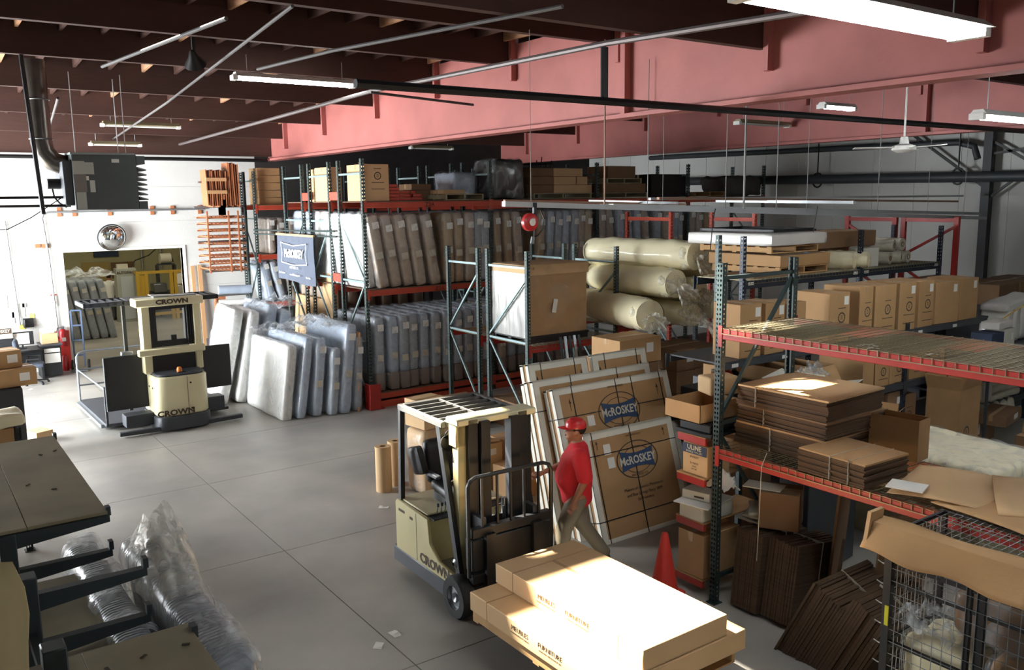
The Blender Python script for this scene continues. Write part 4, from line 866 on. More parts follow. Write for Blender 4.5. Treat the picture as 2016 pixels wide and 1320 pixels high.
# operator platform, guard, panels
for x0, x1, s in ((-1.45, -.62, -1), (.58, 1.0, 1)):
    g = thing; y0, y1 = .75, 1.55
    q = MB().box((x0, y0, 2.44), (x1, y0+.05, 2.53)).box((x0, y1-.05, 2.44), (x1, y1, 2.53)).box((x0, y0, 2.44), (x0+.05, y1, 2.53)).box((x1-.05, y0, 2.44), (x1, y1, 2.53)).build('overhead_guard', m_char if s < 0 else m_black, op, bevel=.008)
    n = 6 if s < 0 else 3
    for k in range(1, n): MB().box((x0+(x1-x0)*k/n-.02, y0, 2.46), (x0+(x1-x0)*k/n+.02, y1, 2.52)).build('guard_bar', m_char, q)
MB().box((-.62, .75, 2.46), (.58, 1.55, 2.52)).build('guard_plate', m_black, op)
for x in (-.72, .6): MB().box((x-.03, 1.0, .3), (x+.03, 1.07, 2.46)).build('guard_post', m_black, op)
MB().box((-1.22, .62, .42), (-.48, .68, 1.48)).build('side_gate', m_black, op, bevel=.01)
MB().box((-1.22, .62, .42), (-1.17, .68, 1.45)).build('gate_edge', m_steel, op); MB().box((-.9, .60, 1.48), (-.7, .7, 1.56)).build('gate_latch', m_steel, op, bevel=.01)
MB().box((.5, .62, .62), (1.12, .68, 1.50)).build('side_gate', m_black, op, bevel=.01)
MB().box((-.98, .3, .12), (-.48, .62, .36)).build('step_box', m_char, op, bevel=.01); MB().box((.5, .3, .22), (.85, .62, .5)).build('step_box', m_char, op, bevel=.01)
MB().box((-1.25, .7, .10), (1.05, 3.3, .16)).build('platform', m_char, op, bevel=.01)
rl_ = [(-1.24, 1.0, .16), (-1.24, 1.0, 1.1), (-1.24, 1.06, 1.18), (-1.24, 3.1, 1.18), (-1.24, 3.2, 1.1), (-1.24, 3.2, .16)]
MB().tube([(-1.24, 3.2, .16), (-1.24, 3.2, 1.12), (-1.2, 3.2, 1.2), (-1.1, 3.2, 1.24), (.2, 3.2, 1.24)], .022, 8).build('rear_rail', m_steel, op, smooth=True)
for z in (.5, .85): MB().tube([(-1.24, 3.2, z), (.2, 3.2, z)], .018, 8).build('rear_rail', m_steel, op, smooth=True)
MB().tube([(-1.24, 3.2, .85), (-1.22, .7, .85)], .018, 8).build('side_rail', m_steel, op, smooth=True); MB().tube([(-1.22, .72, .12), (-1.22, .72, .9)], .025, 8).build('rail_post', m_black, op)
MB().box((-1.3, .9, .05), (-1.22, 3.3, .12)).build('platform_edge', m_steel, op)
wheel(op, -1.2, 1.2, .06, .08); wheel(op, .9, 1.2, .06, .08)
# ================================================================ PEOPLE
def skinned(name, nodes, edges, root, m, parent=None, sub=2, extra=None, voxel=.011):
    "tapered limbs as runs of overlapping ellipsoids, fused into one continuous surface"
    allb = bmesh.new()
    def R2(r): return r if isinstance(r, tuple) else (r, r)
    for a, b in edges:
        pa, ra = Vector(nodes[a][0]), R2(nodes[a][1]); pb, rb = Vector(nodes[b][0]), R2(nodes[b][1]); d = (pb-pa).length; k = max(2, int(d/(min(ra[0], rb[0])*.3))+1)
        for i in range(k+1):
            t = i/k; c = pa.lerp(pb, t); q = (ra[0]*(1-t)+rb[0]*t, ra[1]*(1-t)+rb[1]*t)
            me = ell(c, (q[0], q[1], (q[0]+q[1])*.42), 10).mesh('x', m, fixn=True); allb.from_mesh(me); bpy.data.meshes.remove(me)
    for ex in (extra or []):
        me = ex.mesh('x', m, fixn=True); allb.from_mesh(me); bpy.data.meshes.remove(me)
    res = bpy.data.meshes.new(name); allb.to_mesh(res); allb.free()
    o = bpy.data.objects.new('tmp', res); COL.objects.link(o); r = o.modifiers.new('r', 'REMESH'); r.mode = 'VOXEL'; r.voxel_size = voxel
    s = o.modifiers.new('sm', 'SMOOTH'); s.iterations = 4; s.factor = .5
    dg = bpy.context.evaluated_depsgraph_get(); dg.update(); res = bpy.data.meshes.new_from_object(o.evaluated_get(dg)); bpy.data.objects.remove(o)
    res.name = name; res.materials.clear(); res.materials.append(m); res.polygons.foreach_set('use_smooth', [True]*len(res.polygons))
    return put(name, res, parent)
def ell(c, r, n=14, M=None):
    b = MB(); b.lathe([(max(.001, sin(pi*k/n)*1.0), -cos(pi*k/n)) for k in range(n+1)], 18)
    b.v = [Vector((v.x*r[0]+c[0], v.y*r[1]+c[1], v.z*r[2]+c[2])) for v in b.v]; return b
def person(label, loc, rz, shirt, trouser, cap=None, hair=m_hair, belly=.15, walk=True, glasses=True, armR=None, armL=None):
    p = thing('person', label, 'person', loc, rz)
    st = .15 if walk else .03
    N = {'pel': ((0, 0, .94), (.15, .12)), 'wai': ((0, -.02, 1.08), (.16, .14)), 'che': ((0, -.01, 1.3), (.17, .13)), 'nb': ((0, .02, 1.46), (.09, .08)), 'nk': ((0, .0, 1.53), .058), 'hd': ((0, -.01, 1.64), .07),
         'hL': ((.09, 0, .9), .11), 'hR': ((-.09, 0, .9), .11), 'kL': ((.1, -st*.9, .5), .068), 'kR': ((-.1, st*.4, .48), .068), 'aL': ((.1, -st*1.2, .09), .045), 'aR': ((-.1, st*1.9, .12), .045),
         'tL': ((.11, -st*1.2-.15, .04), .035), 'tR': ((-.11, st*1.9-.13, .04), .035),
         'sL': ((.18, .02, 1.42), .07), 'sR': ((-.18, .02, 1.42), .07)}
    aL = armL or [(.25, .06, 1.16), (.26, -.02, .92)]; aR = armR or [(-.24, -.04, 1.18), (-.2, -.30, 1.12)]
    N['eL'] = (aL[0], .048); N['wL'] = (aL[1], .03); N['eR'] = (aR[0], .048); N['wR'] = (aR[1], .03)
    E_ = [('pel', 'wai'), ('wai', 'che'), ('che', 'nb'), ('nb', 'nk'), ('nk', 'hd'), ('pel', 'hL'), ('pel', 'hR'), ('hL', 'kL'), ('hR', 'kR'), ('kL', 'aL'), ('kR', 'aR'), ('aL', 'tL'), ('aR', 'tR'), ('che', 'sL'), ('che', 'sR'), ('sL', 'eL'), ('eL', 'wL'), ('sR', 'eR'), ('eR', 'wR')]
    ex = [ell((0, -.02, 1.655), (.075, .098, .115)), ell((0, -.105, 1.64), (.016, .024, .026)), ell((0, -.06, 1.575), (.05, .055, .045))]
    for s in (-1, 1): ex.append(ell((s*.078, -.0, 1.645), (.012, .022, .034)))
    for s, wr, el in ((1, aL[1], aL[0]), (-1, aR[1], aR[0])):
        d = (Vector(wr)-Vector(el)).normalized(); sidev = d.cross(Vector((s, 0, 0))).normalized(); nrm = d.cross(sidev)
        q = Vector(wr); ex.append(MB().tube([q-d*.02, q+d*.03, q+d*.09], [.026, .036, .034], 8))
        for k in range(4):
            f = q+d*.085+sidev*(k-1.5)*.019; ln = (.07, .08, .075, .055)[k]
            ex.append(MB().tube([f-d*.02, f+d*ln*.5, f+d*ln*.85+nrm*.018*s*-1, f+d*ln+nrm*.03*s*-1], [.0105, .010, .009, .007], 6))
        th = q+d*.03-sidev*.03; ex.append(MB().tube([th+sidev*.01, th-sidev*.015+d*.03, th-sidev*.02+d*.06], [.013, .012, .009], 6))
    skinned('body', N, E_, 'pel', m_skin, p, 2, ex, .011)
    # clothes
    S = {'hip': ((0, 0, .86), (.19, .165)), 'pel': ((0, -.01, .96), (.19, .17)), 'wai': ((0, -.03, 1.1), (.19, .17+belly*.2)), 'che': ((0, -.01, 1.3), (.185, .155)), 'nb': ((0, .02, 1.44), (.13, .10)), 'col': ((0, .01, 1.49), (.075, .07)),
         'sL': ((.18, .02, 1.42), .088), 'sR': ((-.18, .02, 1.42), .088), 'eL': (Vector(N['sL'][0]).lerp(Vector(aL[0]), .92), .082), 'eR': (Vector(N['sR'][0]).lerp(Vector(aR[0]), .92), .082)}
    skinned('shirt', S, [('hip', 'pel'), ('pel', 'wai'), ('wai', 'che'), ('che', 'nb'), ('nb', 'col'), ('che', 'sL'), ('che', 'sR'), ('sL', 'eL'), ('sR', 'eR')], 'wai', shirt, p, 2, None, .014)
    T = {'w': ((0, 0, .97), (.165, .14)), 'pel': ((0, 0, .9), (.165, .14)), 'hL': ((.09, 0, .86), .115), 'hR': ((-.09, 0, .86), .115), 'kL': ((.1, -st*.9, .5), .09), 'kR': ((-.1, st*.4, .48), .09), 'aL': ((.1, -st*1.2, .1), .075), 'aR': ((-.1, st*1.9, .13), .075)}
    skinned('trousers', T, [('w', 'pel'), ('pel', 'hL'), ('pel', 'hR'), ('hL', 'kL'), ('hR', 'kR'), ('kL', 'aL'), ('kR', 'aR')], 'pel', trouser, p, 2, None, .014)
    for k, z in (('L', .0), ('R', .0)):
        a = Vector(N['a'+k][0]); b = MB(); soft(.1, .29, .1, .045, (6, 8, 4), .002, 3, 1, mb=b); b.build('shoe', m_blackp, p, loc=(a.x, a.y-.07, 0), smooth=True)
    hb = ell((0, .0, 1.685), (.083, .1, .1)); hb.v = [Vector((v.x, max(v.y, -.045+(1.70-v.z)*.3) if v.z < 1.73 else v.y, max(v.z, 1.60))) for v in hb.v]; hb.build('hair', hair, p, smooth=True)
    if cap:
        cb_ = MB().lathe([(.094, 0), (.096, .03), (.088, .07), (.06, .105), (.02, .118), (0, .12)], 24); cb_.v = [Vector((v.x, v.y*1.14, v.z)) for v in cb_.v]
        c = cb_.build('cap', cap, p, loc=(0, -.01, 1.69), rot=(-.05, 0, 0), smooth=True)
        def br(u, v): a = -pi*(.14+.72*u); rr = 1; return (cos(a)*.09*(1-.12*v), (sin(a)*.1)-v*.085*sin(-a), .012-.02*v-.012*(u*2-1)**2)
        MB().grid(br, 14, 4).build('cap_brim', cap, c, smooth=True)
    if glasses:
        g = MB()
        for s in (-1, 1): g.tube([(s*.035+cos(a)*.024, -.112, 1.665+sin(a)*.018) for a in [k*pi/6 for k in range(13)]], .003, 4); g.tube([(s*.06, -.11, 1.668), (s*.08, .0, 1.665)], .003, 4)
        g.tube([(-.012, -.115, 1.668), (.012, -.115, 1.668)], .003, 4); g.build('glasses', m_blackp, p)
        for s in (-1, 1): ell((s*.034, -.104, 1.663), (.013, .008, .009), 8).build('eye', m_paper, p, smooth=True)
    ell((0, -.112, 1.597), (.022, .008, .007), 8).build('mouth', mat('lips', '8A4F40', .6), p, smooth=True)
    return p
man = person('man in a red cap and red shirt with khaki trousers walking past the leaning cartons', (6.33, 7.62, 0), radians(-127), m_shirt, m_trs, cap=m_red, armR=[(-.25, -.1, 1.18), (-.22, -.36, 1.06)], armL=[(.27, .07, 1.15), (.28, -.03, .91)])
man.scale = (1.13, 1.16, 1.02)
tag(MB().box((-.07, -.002, -.13), (.07, .002, .1)).build('paper_sheet', m_paper, None, (5.98, 7.68, 1.0), rot=(.2, .3, radians(50))), 'folded white paper held in the man\'s hand', 'paper')
person('worker in a white shirt in the next room, seen over the wrapped mattresses', (6.5, 35.6, .0), radians(160), m_paper, m_char, walk=False, belly=.1)
# ================================================================ LEANING BRANDED CARTONS
def flat(label, x0, x1, y, Hh, lean, T=.19, logo=None, z=0, border=.09, straps=(.2, .62, .8), hstraps=(.8,), extra=True, labs=()):
    o = thing('flat_carton', label, 'box', (x0, y, z), rot=(R_(-lean), 0, 0)); Wd = x1-x0
    MB().box((.01, 0, .01), (Wd-.01, T, Hh-.01)).build('carton_body', m_card, o, bevel=.004)
    e = .004; b = border
    for nm, lo, hi in (('top', (0, Hh-b), (Wd, Hh+e)), ('bottom', (0, -e), (Wd, b*.6)), ('left', (0, b*.6), (b, Hh-b)), ('right', (Wd-b, b*.6), (Wd, Hh-b))):
        MB().box((lo[0]-e, -e, lo[1]), (hi[0]+e, .002, hi[1])).build('foam_edge', m_edgew, o)
    for y0, y1 in ((-e, T*.32), (T*.68, T+e)):
        MB().box((-e, y0, 0), (.008, y1, Hh)).build('foam_edge', m_edgew, o); MB().box((-e, y0, Hh-.02), (Wd+e, y1, Hh+e)).build('foam_edge', m_edgew, o)
    for k in straps:
        x = Wd*k; MB().box((x-.006, -.008, -.002), (x+.006, T+.008, Hh+.008)).build('strap', m_blk, o)
    for k in hstraps:
        zz = Hh*k; MB().box((-.008, -.009, zz-.006), (Wd+.008, T+.008, zz+.006)).build('strap', m_blk, o)
    for (lx, lz) in labs: MB().box((lx-.06, -.006, lz-.07), (lx+.06, -.002, lz+.07)).build('label', m_paper, o)
    if logo:
        cx_, cz, s = logo; q = MB(); n = 40
        for r0, r1 in ((.95, 1), (.68, .71)):
            q = MB()
            for k in range(n):
                a0, a1 = 2*pi*k/n, 2*pi*(k+1)/n; q.quad(*[(cx_+cos(a)*s*.62*r, -.005, cz+sin(a)*s*.42*r) for a, r in ((a0, r0), (a1, r0), (a1, r1), (a0, r1))])
            q.build('logo_ring', m_print, o, fixn=False)
        P_ = [(-.62, .23), (-.3, .17), (0, .15), (.3, .17), (.62, .23), (.56, 0), (.62, -.23), (.3, -.17), (0, -.15), (-.3, -.17), (-.62, -.23), (-.56, 0)]
        MB().prism([(cx_+a*s*.8, cz+c*s*1.0) for a, c in P_], -.0075, -.002).build('logo_panel', m_logo, o)
        M0 = lambda x, z, yy=-.009: PM((x, yy, z), (1, 0, 0), (0, 0, 1))
        text('McROSKEY', s*.25, m_labelw, parent=o, M=M0(cx_, cz-.005), bold=.004, sx=.88)
        text('MATTRESS CO.', s*.075, m_print, parent=o, M=M0(cx_, cz-s*.335)); text('SAN FRANCISCO', s*.06, m_print, parent=o, M=M0(cx_, cz+s*.55))
        for k, (t_, sz) in enumerate((('Makers of Custom Mattresses', .058), ('and Box Springs Since 1899', .058), ('San Francisco', .052))): text(t_, sz, m_print, parent=o, M=M0(cx_+.02, cz-s*.62-k*.075))
    if extra:
        for x in (Wd*.12, Wd*.88): MB().prism([(x-.004, Hh*.84), (x+.004, Hh*.84), (x+.004, Hh*.89), (x+.02, Hh*.89), (x, Hh*.92), (x-.02, Hh*.89), (x-.004, Hh*.89)], -.004, -.002).build('printed_arrow', m_print, o)
    return o
flat('flat twin-size carton at the back left of the leaning stack', 6.93, 7.97, 8.86, 2.2, 14, straps=(.2, .78), hstraps=(.82, .45), border=.1)
flat('flat twin-size carton at the back right of the leaning stack', 8.08, 9.14, 8.86, 2.2, 14, straps=(.22, .82), hstraps=(.82, .45), border=.1)
flat('third big flat carton from the front, only its white top edge and side showing', 6.72, 8.85, 8.44, 2.07, 16, straps=(.3, .7))
flat('plain flat carton sandwiched behind the large branded one', 6.78, 8.7, 8.65, 2.0, 15, straps=(.3, .7))
flat('large branded flat carton leaning behind the front one', 6.84, 8.95, 8.14, 2.0, 17.5, logo=(1.08, 1.56, .62), straps=(.15, .52, .66, .92), labs=((.55, 1.5),))
flat('front branded flat carton with a blue logo at the foot of the stack', 6.98, 8.57, 7.86, 1.43, 17, logo=(.84, .97, .6), straps=(.08, .5), hstraps=(.79, .2), labs=((.35, 1.18), (.38, 1.0)))
# cones
def cone(label, loc):
    o = thing('traffic_cone', label, 'cone', loc)
    MB().lathe([(.155, .035), (.15, .05), (.035, .68), (.025, .69), (.0, .69)], 24).build('cone_body', m_cone, o, smooth=True)
    MB().prism([(-.18, -.14), (-.14, -.18), (.14, -.18), (.18, -.14), (.18, .14), (.14, .18), (-.14, .18), (-.18, .14)], 0, .035, 'z').build('base', m_cone, o, bevel=.008)
cone('lower traffic cone, mostly covered by the one stacked on it', (6.42, 6.25, 0)); cone('red traffic cone stacked on top of another beside the near rack', (6.42, 6.25, .14))
for i, (x, y) in enumerate(((5.73, 11.5), (6.02, 11.65))):
    o = thing('cardboard_tube', ('left of two brown paper rolls standing on the floor', 'right of two brown paper rolls standing on the floor')[i], 'roll', (x, y, 0))
    MB().lathe([(.035, .705), (.118, .705), (.122, .70), (.122, 0), (0, 0)], 26).build('roll_body', m_card3, o, smooth=True); MB().lathe([(.035, .55), (.035, .70), (.05, .706), (.035, .706)], 16).build('core', m_card2, o, smooth=True)
# cartons behind the forklift
soft_thing('wrapped_bundle', 'pink-lit wrapped carton stack behind the two paper rolls', 'bundle', (.55, .5, .98), (6.35, 11.15, 0), .1, m_card3, 2, .008, wrap=m_film)
carton('carton on top of the wrapped stack behind the forklift guard', (.5, .5, .42), (6.36, 11.2, 1.0), .12, m=m_card3)
carton('medium carton behind the forklift seat', (.6, .5, .72), (6.95, 10.75, 0), .05, m=m_card3, lab=(.1, .6, .16, .1))
carton('low carton right of the forklift seat', (.6, .55, .36), (7.62, 10.8, 0), -.05, m=m_card3)
carton('small carton stacked on the low carton behind the mast', (.45, .4, .33), (7.6, 10.85, .365), .1, m=m_card, lab=(0, .2, .18, .12))
carton('carton leaning beside the mast with papers on it', (.5, .45, .5), (7.2, 10.1, 0), .2, m=m_card)
crumple('crumpled_paper', 'crumpled brown paper on the carton behind the forklift mast', (6.98, 10.75, .72), (.5, .4, .12), 10, 5, m_card3, cat='paper')
tag(MB().box((-.2, -.04, 0), (.55, .04, .09)).build('timber', m_wood, None, (8.55, 14.0, .5), .2), 'pale timber offcut lying on the cartons under the narrow rack', 'timber')
carton('wide flat carton under the narrow green rack', (.95, .9, .5), (8.75, 14.2, 0), m=m_card2)
carton('pinkish carton on the floor under the crate rack', (.7, .6, .62), (8.35, 11.2, .0), .1, m=m_card3); carton('flat-topped carton right of the pinkish one under the crate rack', (1.0, .9, .52), (9.85, 13.5, 0), m=m_card2)
for i in range(5):
    o = tag(MB().bar((0, 0, 0), (.12, .35, 1.1), .05, .03).build('steel_offcut', m_steel if i % 2 else m_black, None, (9.75+i*.11, 12.0, .75)), 'metal rail leaning under the wire deck, %s from the left' % ORD[i], 'rail', 'metal rails leaning under the wire deck')
carton('low dark carton propping the metal rails under the wire deck', (.9, .6, .74), (9.95, 12.1, 0), m=m_card2)
# cartons right of the leaning stack
cl = [((1.0, .75, .45), (10.55, 11.3, 1.48), 'grey topped carton with a white label under the batting rolls', 1), ((1.0, .75, .45), (10.5, 11.3, 1.02), 'carton directly below the labelled one under the batting rolls', 0), ((1.0, .8, .5), (10.5, 11.35, .51), 'third carton down in the column under the batting rolls', 0), ((1.0, .8, .5), (10.5, 11.35, 0), 'bottom carton of the column under the batting rolls', 0),
      ((.48, .9, .4), (11.73, 11.4, 1.2), 'dark square carton with a label, second column', 1), ((.48, .9, .4), (11.73, 11.4, .79), 'carton under the dark labelled one, second column', 0), ((.48, .9, .78), (11.73, 11.4, 0), 'floor carton of the second column', 0),
      ((.6, .9, .4), (12.32, 11.45, 1.2), 'shadowed carton behind the orange-brown one, third column', 0), ((.6, .9, .4), (12.32, 11.45, .79), 'carton under the shadowed one, third column', 0), ((.6, .9, .78), (12.32, 11.45, 0), 'floor carton of the third column', 0)]
for s, l, lab, lb in cl: carton(lab, s, l, 0, m=m_card2 if s[0] < .7 or not lb else m_card, lab=(s[0]*.22, s[2]*.6, .17, .17) if lb else None)
o = open_carton('shallow orange-brown carton tray beside the near rack post', (.9, .4, .2), (11.0, 9.3, 1.5), .1, flaps=(0, 0, 0, 0)); 
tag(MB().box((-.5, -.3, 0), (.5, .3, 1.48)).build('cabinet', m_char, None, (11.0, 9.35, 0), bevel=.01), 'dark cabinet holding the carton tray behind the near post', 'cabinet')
tag(MB().box((-.1, -.08, 0), (.1, .08, .16)).build('white_box', m_paper, None, (10.35, 8.2, 1.45), .4, bevel=.004), 'little white box tilted on the dark cabinet edge', 'box')
# small red shelf beside the near post
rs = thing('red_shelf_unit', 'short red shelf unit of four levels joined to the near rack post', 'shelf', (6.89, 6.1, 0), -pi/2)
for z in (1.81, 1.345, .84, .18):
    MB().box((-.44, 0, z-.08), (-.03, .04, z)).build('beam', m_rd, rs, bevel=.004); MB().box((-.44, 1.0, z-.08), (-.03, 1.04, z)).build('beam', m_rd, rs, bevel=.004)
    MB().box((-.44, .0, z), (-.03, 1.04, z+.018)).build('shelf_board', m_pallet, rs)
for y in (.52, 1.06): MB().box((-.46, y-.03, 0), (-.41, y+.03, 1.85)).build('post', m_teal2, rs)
carton('white and blue branded carton on the second red shelf', (.36, .36, .35), (7.1, 6.3, 1.366), -pi/2, m=m_card3, name='printed_carton')
o = list(COL.objects)[-1]
pc = thing('carton_print', 'blue header printed on the carton on the red shelf', 'print', (6.912, 6.3, 1.366), -pi/2)
MB().box((-.175, -.006, .235), (.175, -.004, .34)).build('blue_header', m_navy, pc)
text('ULINE', .075, m_labelw, parent=pc, M=PM((0, -.009, .305), (1, 0, 0), (0, 0, 1)), bold=.002); text('BUBBLE MAILERS', .032, m_labelw, parent=pc, M=PM((0, -.009, .258), (1, 0, 0), (0, 0, 1)))
for k, (s, z) in enumerate((('25 KRAFT', .20), ('2.5 INCH', .13), ('S-5147', .095), ('QTY 100', .065))): text(s, .03 if k < 2 else .02, m_print, parent=pc, M=PM((0, -.007, z), (1, 0, 0), (0, 0, 1)))
carton('plain brown carton behind the branded one on the second red shelf', (.38, .36, .33), (7.62, 6.3, 1.366), -pi/2)
soft_thing('white_parcel', 'long white carton on the third red shelf', 'box', (.34, .5, .17), (7.12, 6.3, .862), -pi/2, mat('white_card', 'CFCDBF', .7), 1, .004, r=.01)
tag(MB().box((-.22, -.28, 0), (.22, .28, .012)).build('white_tray', m_paper, None, (7.1, 6.32, 1.034), -pi/2+.2), 'white sheet between the boxes on the third red shelf', 'sheet')
o = thing('small_white_box', 'small white box on the white sheet, third red shelf', 'box', (7.08, 6.36, 1.048), -pi/2+.25); MB().box((-.17, -.1, 0), (.17, .1, .1)).build('body', mat('white_card', 'CFCDBF', .7), o, bevel=.004); MB().box((-.02, -.103, .03), (.1, -.1, .05)).build('dark_mark', m_print, o); MB().box((-.174, -.06, .02), (-.17, .06, .08)).build('dark_mark', m_print, o)
crumple('plastic_sheet', 'crumpled white plastic bag on the third red shelf', (7.2, 6.15, 1.17), (.24, .3, .3), 12, 8, m_paper)
carton('brown carton on the lowest red shelf with a strip of tape', (.38, .6, .5), (7.2, 6.32, .2), -pi/2, m=m_card, tape='y')
o = open_carton('open brown carton tray on top of the red shelf unit', (.52, .62, .2), (7.14, 6.42, 1.98), -pi/2, flaps=(0, 0, 0, 0))
tag(MB().box((-.25, -.4, 0), (.25, .4, .05)).box((-.2, -.38, .05), (.22, .36, .14)).build('black_case', m_blackp, None, (7.25, 6.3, 1.83), -pi/2+.05, bevel=.01), 'flat black case under the open carton tray', 'case')
soft_thing('taped_parcel', 'pinkish parcel with shiny tape labels above the open carton tray', 'parcel', (.38, .3, .2), (7.45, 6.45, 2.19), -.3, m_card3, 1, .004, r=.02)
for i, (x, z, c, l) in enumerate(((8.6, 1.75, m_mblue, 'blue grey bottle'), (8.75, 1.72, m_cone, 'red jar'), (8.45, 1.7, m_wood, 'tan jar'), (8.9, 1.7, m_blackp, 'black can'))):
    o = thing('bottle', '%s among the small things behind the leaning cartons' % l, 'bottle', (x+.9, 8.2, z)); MB().lathe([(0, 0), (.07, 0), (.075, .02), (.075, .14), (.03, .18), (.03, .22), (0, .22)], 14).build('body', c, o, smooth=True); MB().lathe([(0, .22), (.035, .22), (.035, .25), (0, .25)], 12).build('cap', m_paper, o)
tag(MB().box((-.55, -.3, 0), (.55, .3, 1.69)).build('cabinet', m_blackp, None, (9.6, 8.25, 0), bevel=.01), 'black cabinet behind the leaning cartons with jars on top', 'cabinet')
# ================================================================ NEAR RACK CONTENTS
def sheets(label, c, size, z0, z1, rz=0, n=14, m=m_cedge, top=None, jit=.012, twine=(0,), cat='cardboard stack'):
    o = thing('flattened_cartons', label, cat, (c[0], c[1], z0), rz); dz = (z1-z0)/n; r = random.Random(int(c[0]*97+c[1]*31))
    for k in range(n):
        a, b = r.uniform(-jit, jit), r.uniform(-jit, jit)
        MB().box((-size[0]/2+a, -size[1]/2+b, 0), (size[0]/2+a, size[1]/2+b, dz*.93)).build('flattened_carton', (top or m_card) if k == n-1 else m, o, loc=(0, 0, k*dz), rot=(0, 0, r.uniform(-.006, .006)))
    for y in twine:
        if y is not None: MB().box((-size[0]/2-jit-.006, y-.0016, 0), (size[0]/2+jit+.006, y+.0016, z1-z0+.003)).build('twine', m_labelw, o)
    return o
# local axes: world x across the rack, y along it
sheets('biggest stack of flattened cartons on the near rack, lower bundle', (7.68, 5.42), (1.0, 1.12), 1.775, 2.02, .02, 12, twine=(.1,))
sheets('biggest stack of flattened cartons on the near rack, middle bundle', (7.70, 5.40), (1.02, 1.10), 2.022, 2.2, -.02, 9, twine=(.2,), top=m_card2)
sheets('sunlit top bundle of the biggest stack of flattened cartons', (7.68, 5.42), (1.0, 1.08), 2.202, 2.42, .03, 11, twine=(.3,), top=m_card3)
sheets('smaller twine-tied stack of flattened cartons on the near rack', (7.2, 4.58), (.66, .72), 1.775, 2.0, -.04, 12, twine=(.0, -.2), top=m_card)
o = open_carton('upright open carton standing behind the big stack on the near rack', (.25, .5, .42), (8.05, 4.62, 1.78), 0.1, flaps=(0, 0, 0, 0)); 
for i, (c, s, z, rz, l) in enumerate((((7.45, 3.7), (1.0, .9), 1.78, .25, 'broad flat cardboard sheet on the lower wire deck'), ((7.2, 3.0), (.9, 1.1), 1.80, -.3, 'second cardboard sheet overlapping towards the cage'), ((7.6, 2.9), (.9, 1.0), 1.86, .5, 'curled cardboard sheet with torn layered edge on the right'))):
    def fs(u, v, s=s, k=i): return ((u-.5)*s[0], (v-.5)*s[1], .03+.05*k*(u-.3)**2+.03*sin(v*3+k))
    o = thing('cardboard_sheet', l, 'cardboard', (c[0], c[1], z), rz)
    b = MB().grid(fs, 10, 10); me = b.build('sheet', m_card3 if i != 1 else m_card, o, smooth=True); md = me.modifiers.new('s', 'SOLIDIFY'); md.thickness = .007 if i < 2 else .03
tag(MB().box((-.12, -.15, 0), (.12, .15, .012)).build('white_sheet', m_paper, None, (6.98, 3.9, 1.87), .3), 'small white sheet tucked under the cardboard by the cage', 'paper')
for k in range(3): pass
# dusty boards on the upper deck
for i, (x, y, a, b, l) in enumerate(((7.5, 5.35, 1.0, .62, 'far end'), (7.5, 4.35, 1.05, .7, 'middle'), (7.5, 3.3, 1.05, .75, 'near end'))):
    tag(MB().box((-a/2, -b/2, 0), (a/2, b/2, .004)).build('dusty_card', mat('dusty_card', '80745A', .85, var=.3, vscale=4), None, (x, y, 3.021), 0), 'flat dusty card on the top wire deck, %s' % l, 'cardboard')
for i, (x, y) in enumerate(((7.12, 4.5), (7.18, 4.42), (7.05, 4.33), (7.15, 3.85))):
    tag(MB().box((-.05, -.03, 0), (.05, .03, .004)).build('paper_scrap', m_paper, None, (x, y, 3.03), i), 'white paper scrap on the dusty card, %s along' % ORD[i], 'paper')
pipe('twine', 'loose white twine hanging from the lower near beam', 'twine', [(6.9, 5.33, 1.85), (6.82, 5.33, 1.72), (6.81, 5.33, 1.2), (6.82, 5.35, .72)], .004, m_labelw, n=4)
# under the near rack: bundles standing
def standing(label, loc, size, rot, n, m=m_cedge):
    o = thing('carton_bundle', label, 'cardboard bundle', loc, rot=rot); L, D, Hh = size; r = random.Random(int(loc[0]*50+loc[1]*70)); d = D/n
    for k in range(n): MB().box((-L/2+r.uniform(-.01, .01), k*d, 0), (L/2+r.uniform(-.015, .015), k*d+d*.85, Hh*r.uniform(.97, 1.0))).build('flattened_carton', m if k else mat('carton_face', '55412B', .85, var=.15), o)  # face brown also holds some of the shade below the deck
    MB().box((-.003, -.004, Hh*.0), (.003, D+.004, Hh+.004)).build('twine', m_labelw, o); return o
standing('dark bundle of flattened cartons standing nearest the green post', (7.35, 5.8, 0), (.75, .34, .86), (0, R_(-6), R_(180)), 12)
standing('second standing bundle of flattened cartons with twine over it', (7.4, 5.42, 0), (.8, .36, .84), (0, R_(-8), R_(180)), 12)
standing('big slanting bundle of flattened cartons in front, left part', (7.05, 4.95, 0), (.85, .36, .95), (R_(-26), 0, R_(180)), 13)
standing('big slanting bundle of flattened cartons in front, right part', (7.05, 4.55, 0), (.85, .42, .95), (R_(-26), 0, R_(180)), 14)
board('cardboard_sheet', 'tall dark cardboard panel leaning under the lower deck', 'cardboard', (.5, .03, 1.45), (7.75, 5.1, 0), (R_(4), 0, R_(20)), m_card2)
board('cardboard_sheet', 'second dark panel right of the slanting bundles', 'cardboard', (.7, .03, 1.35), (7.75, 4.4, 0), (R_(5), 0, R_(-10)), m_card2)
carton('old taped carton with pale patches under the lower deck', (.42, .38, .4), (7.45, 5.55, .9), R_(-60), m=m_card2)
tag(MB().box((-.12, -.2, 0), (.12, .2, .01)).build('pale_patch', m_labelw, None, (7.35, 5.7, 1.305), .4), 'pale paper lying on the old taped carton', 'paper')
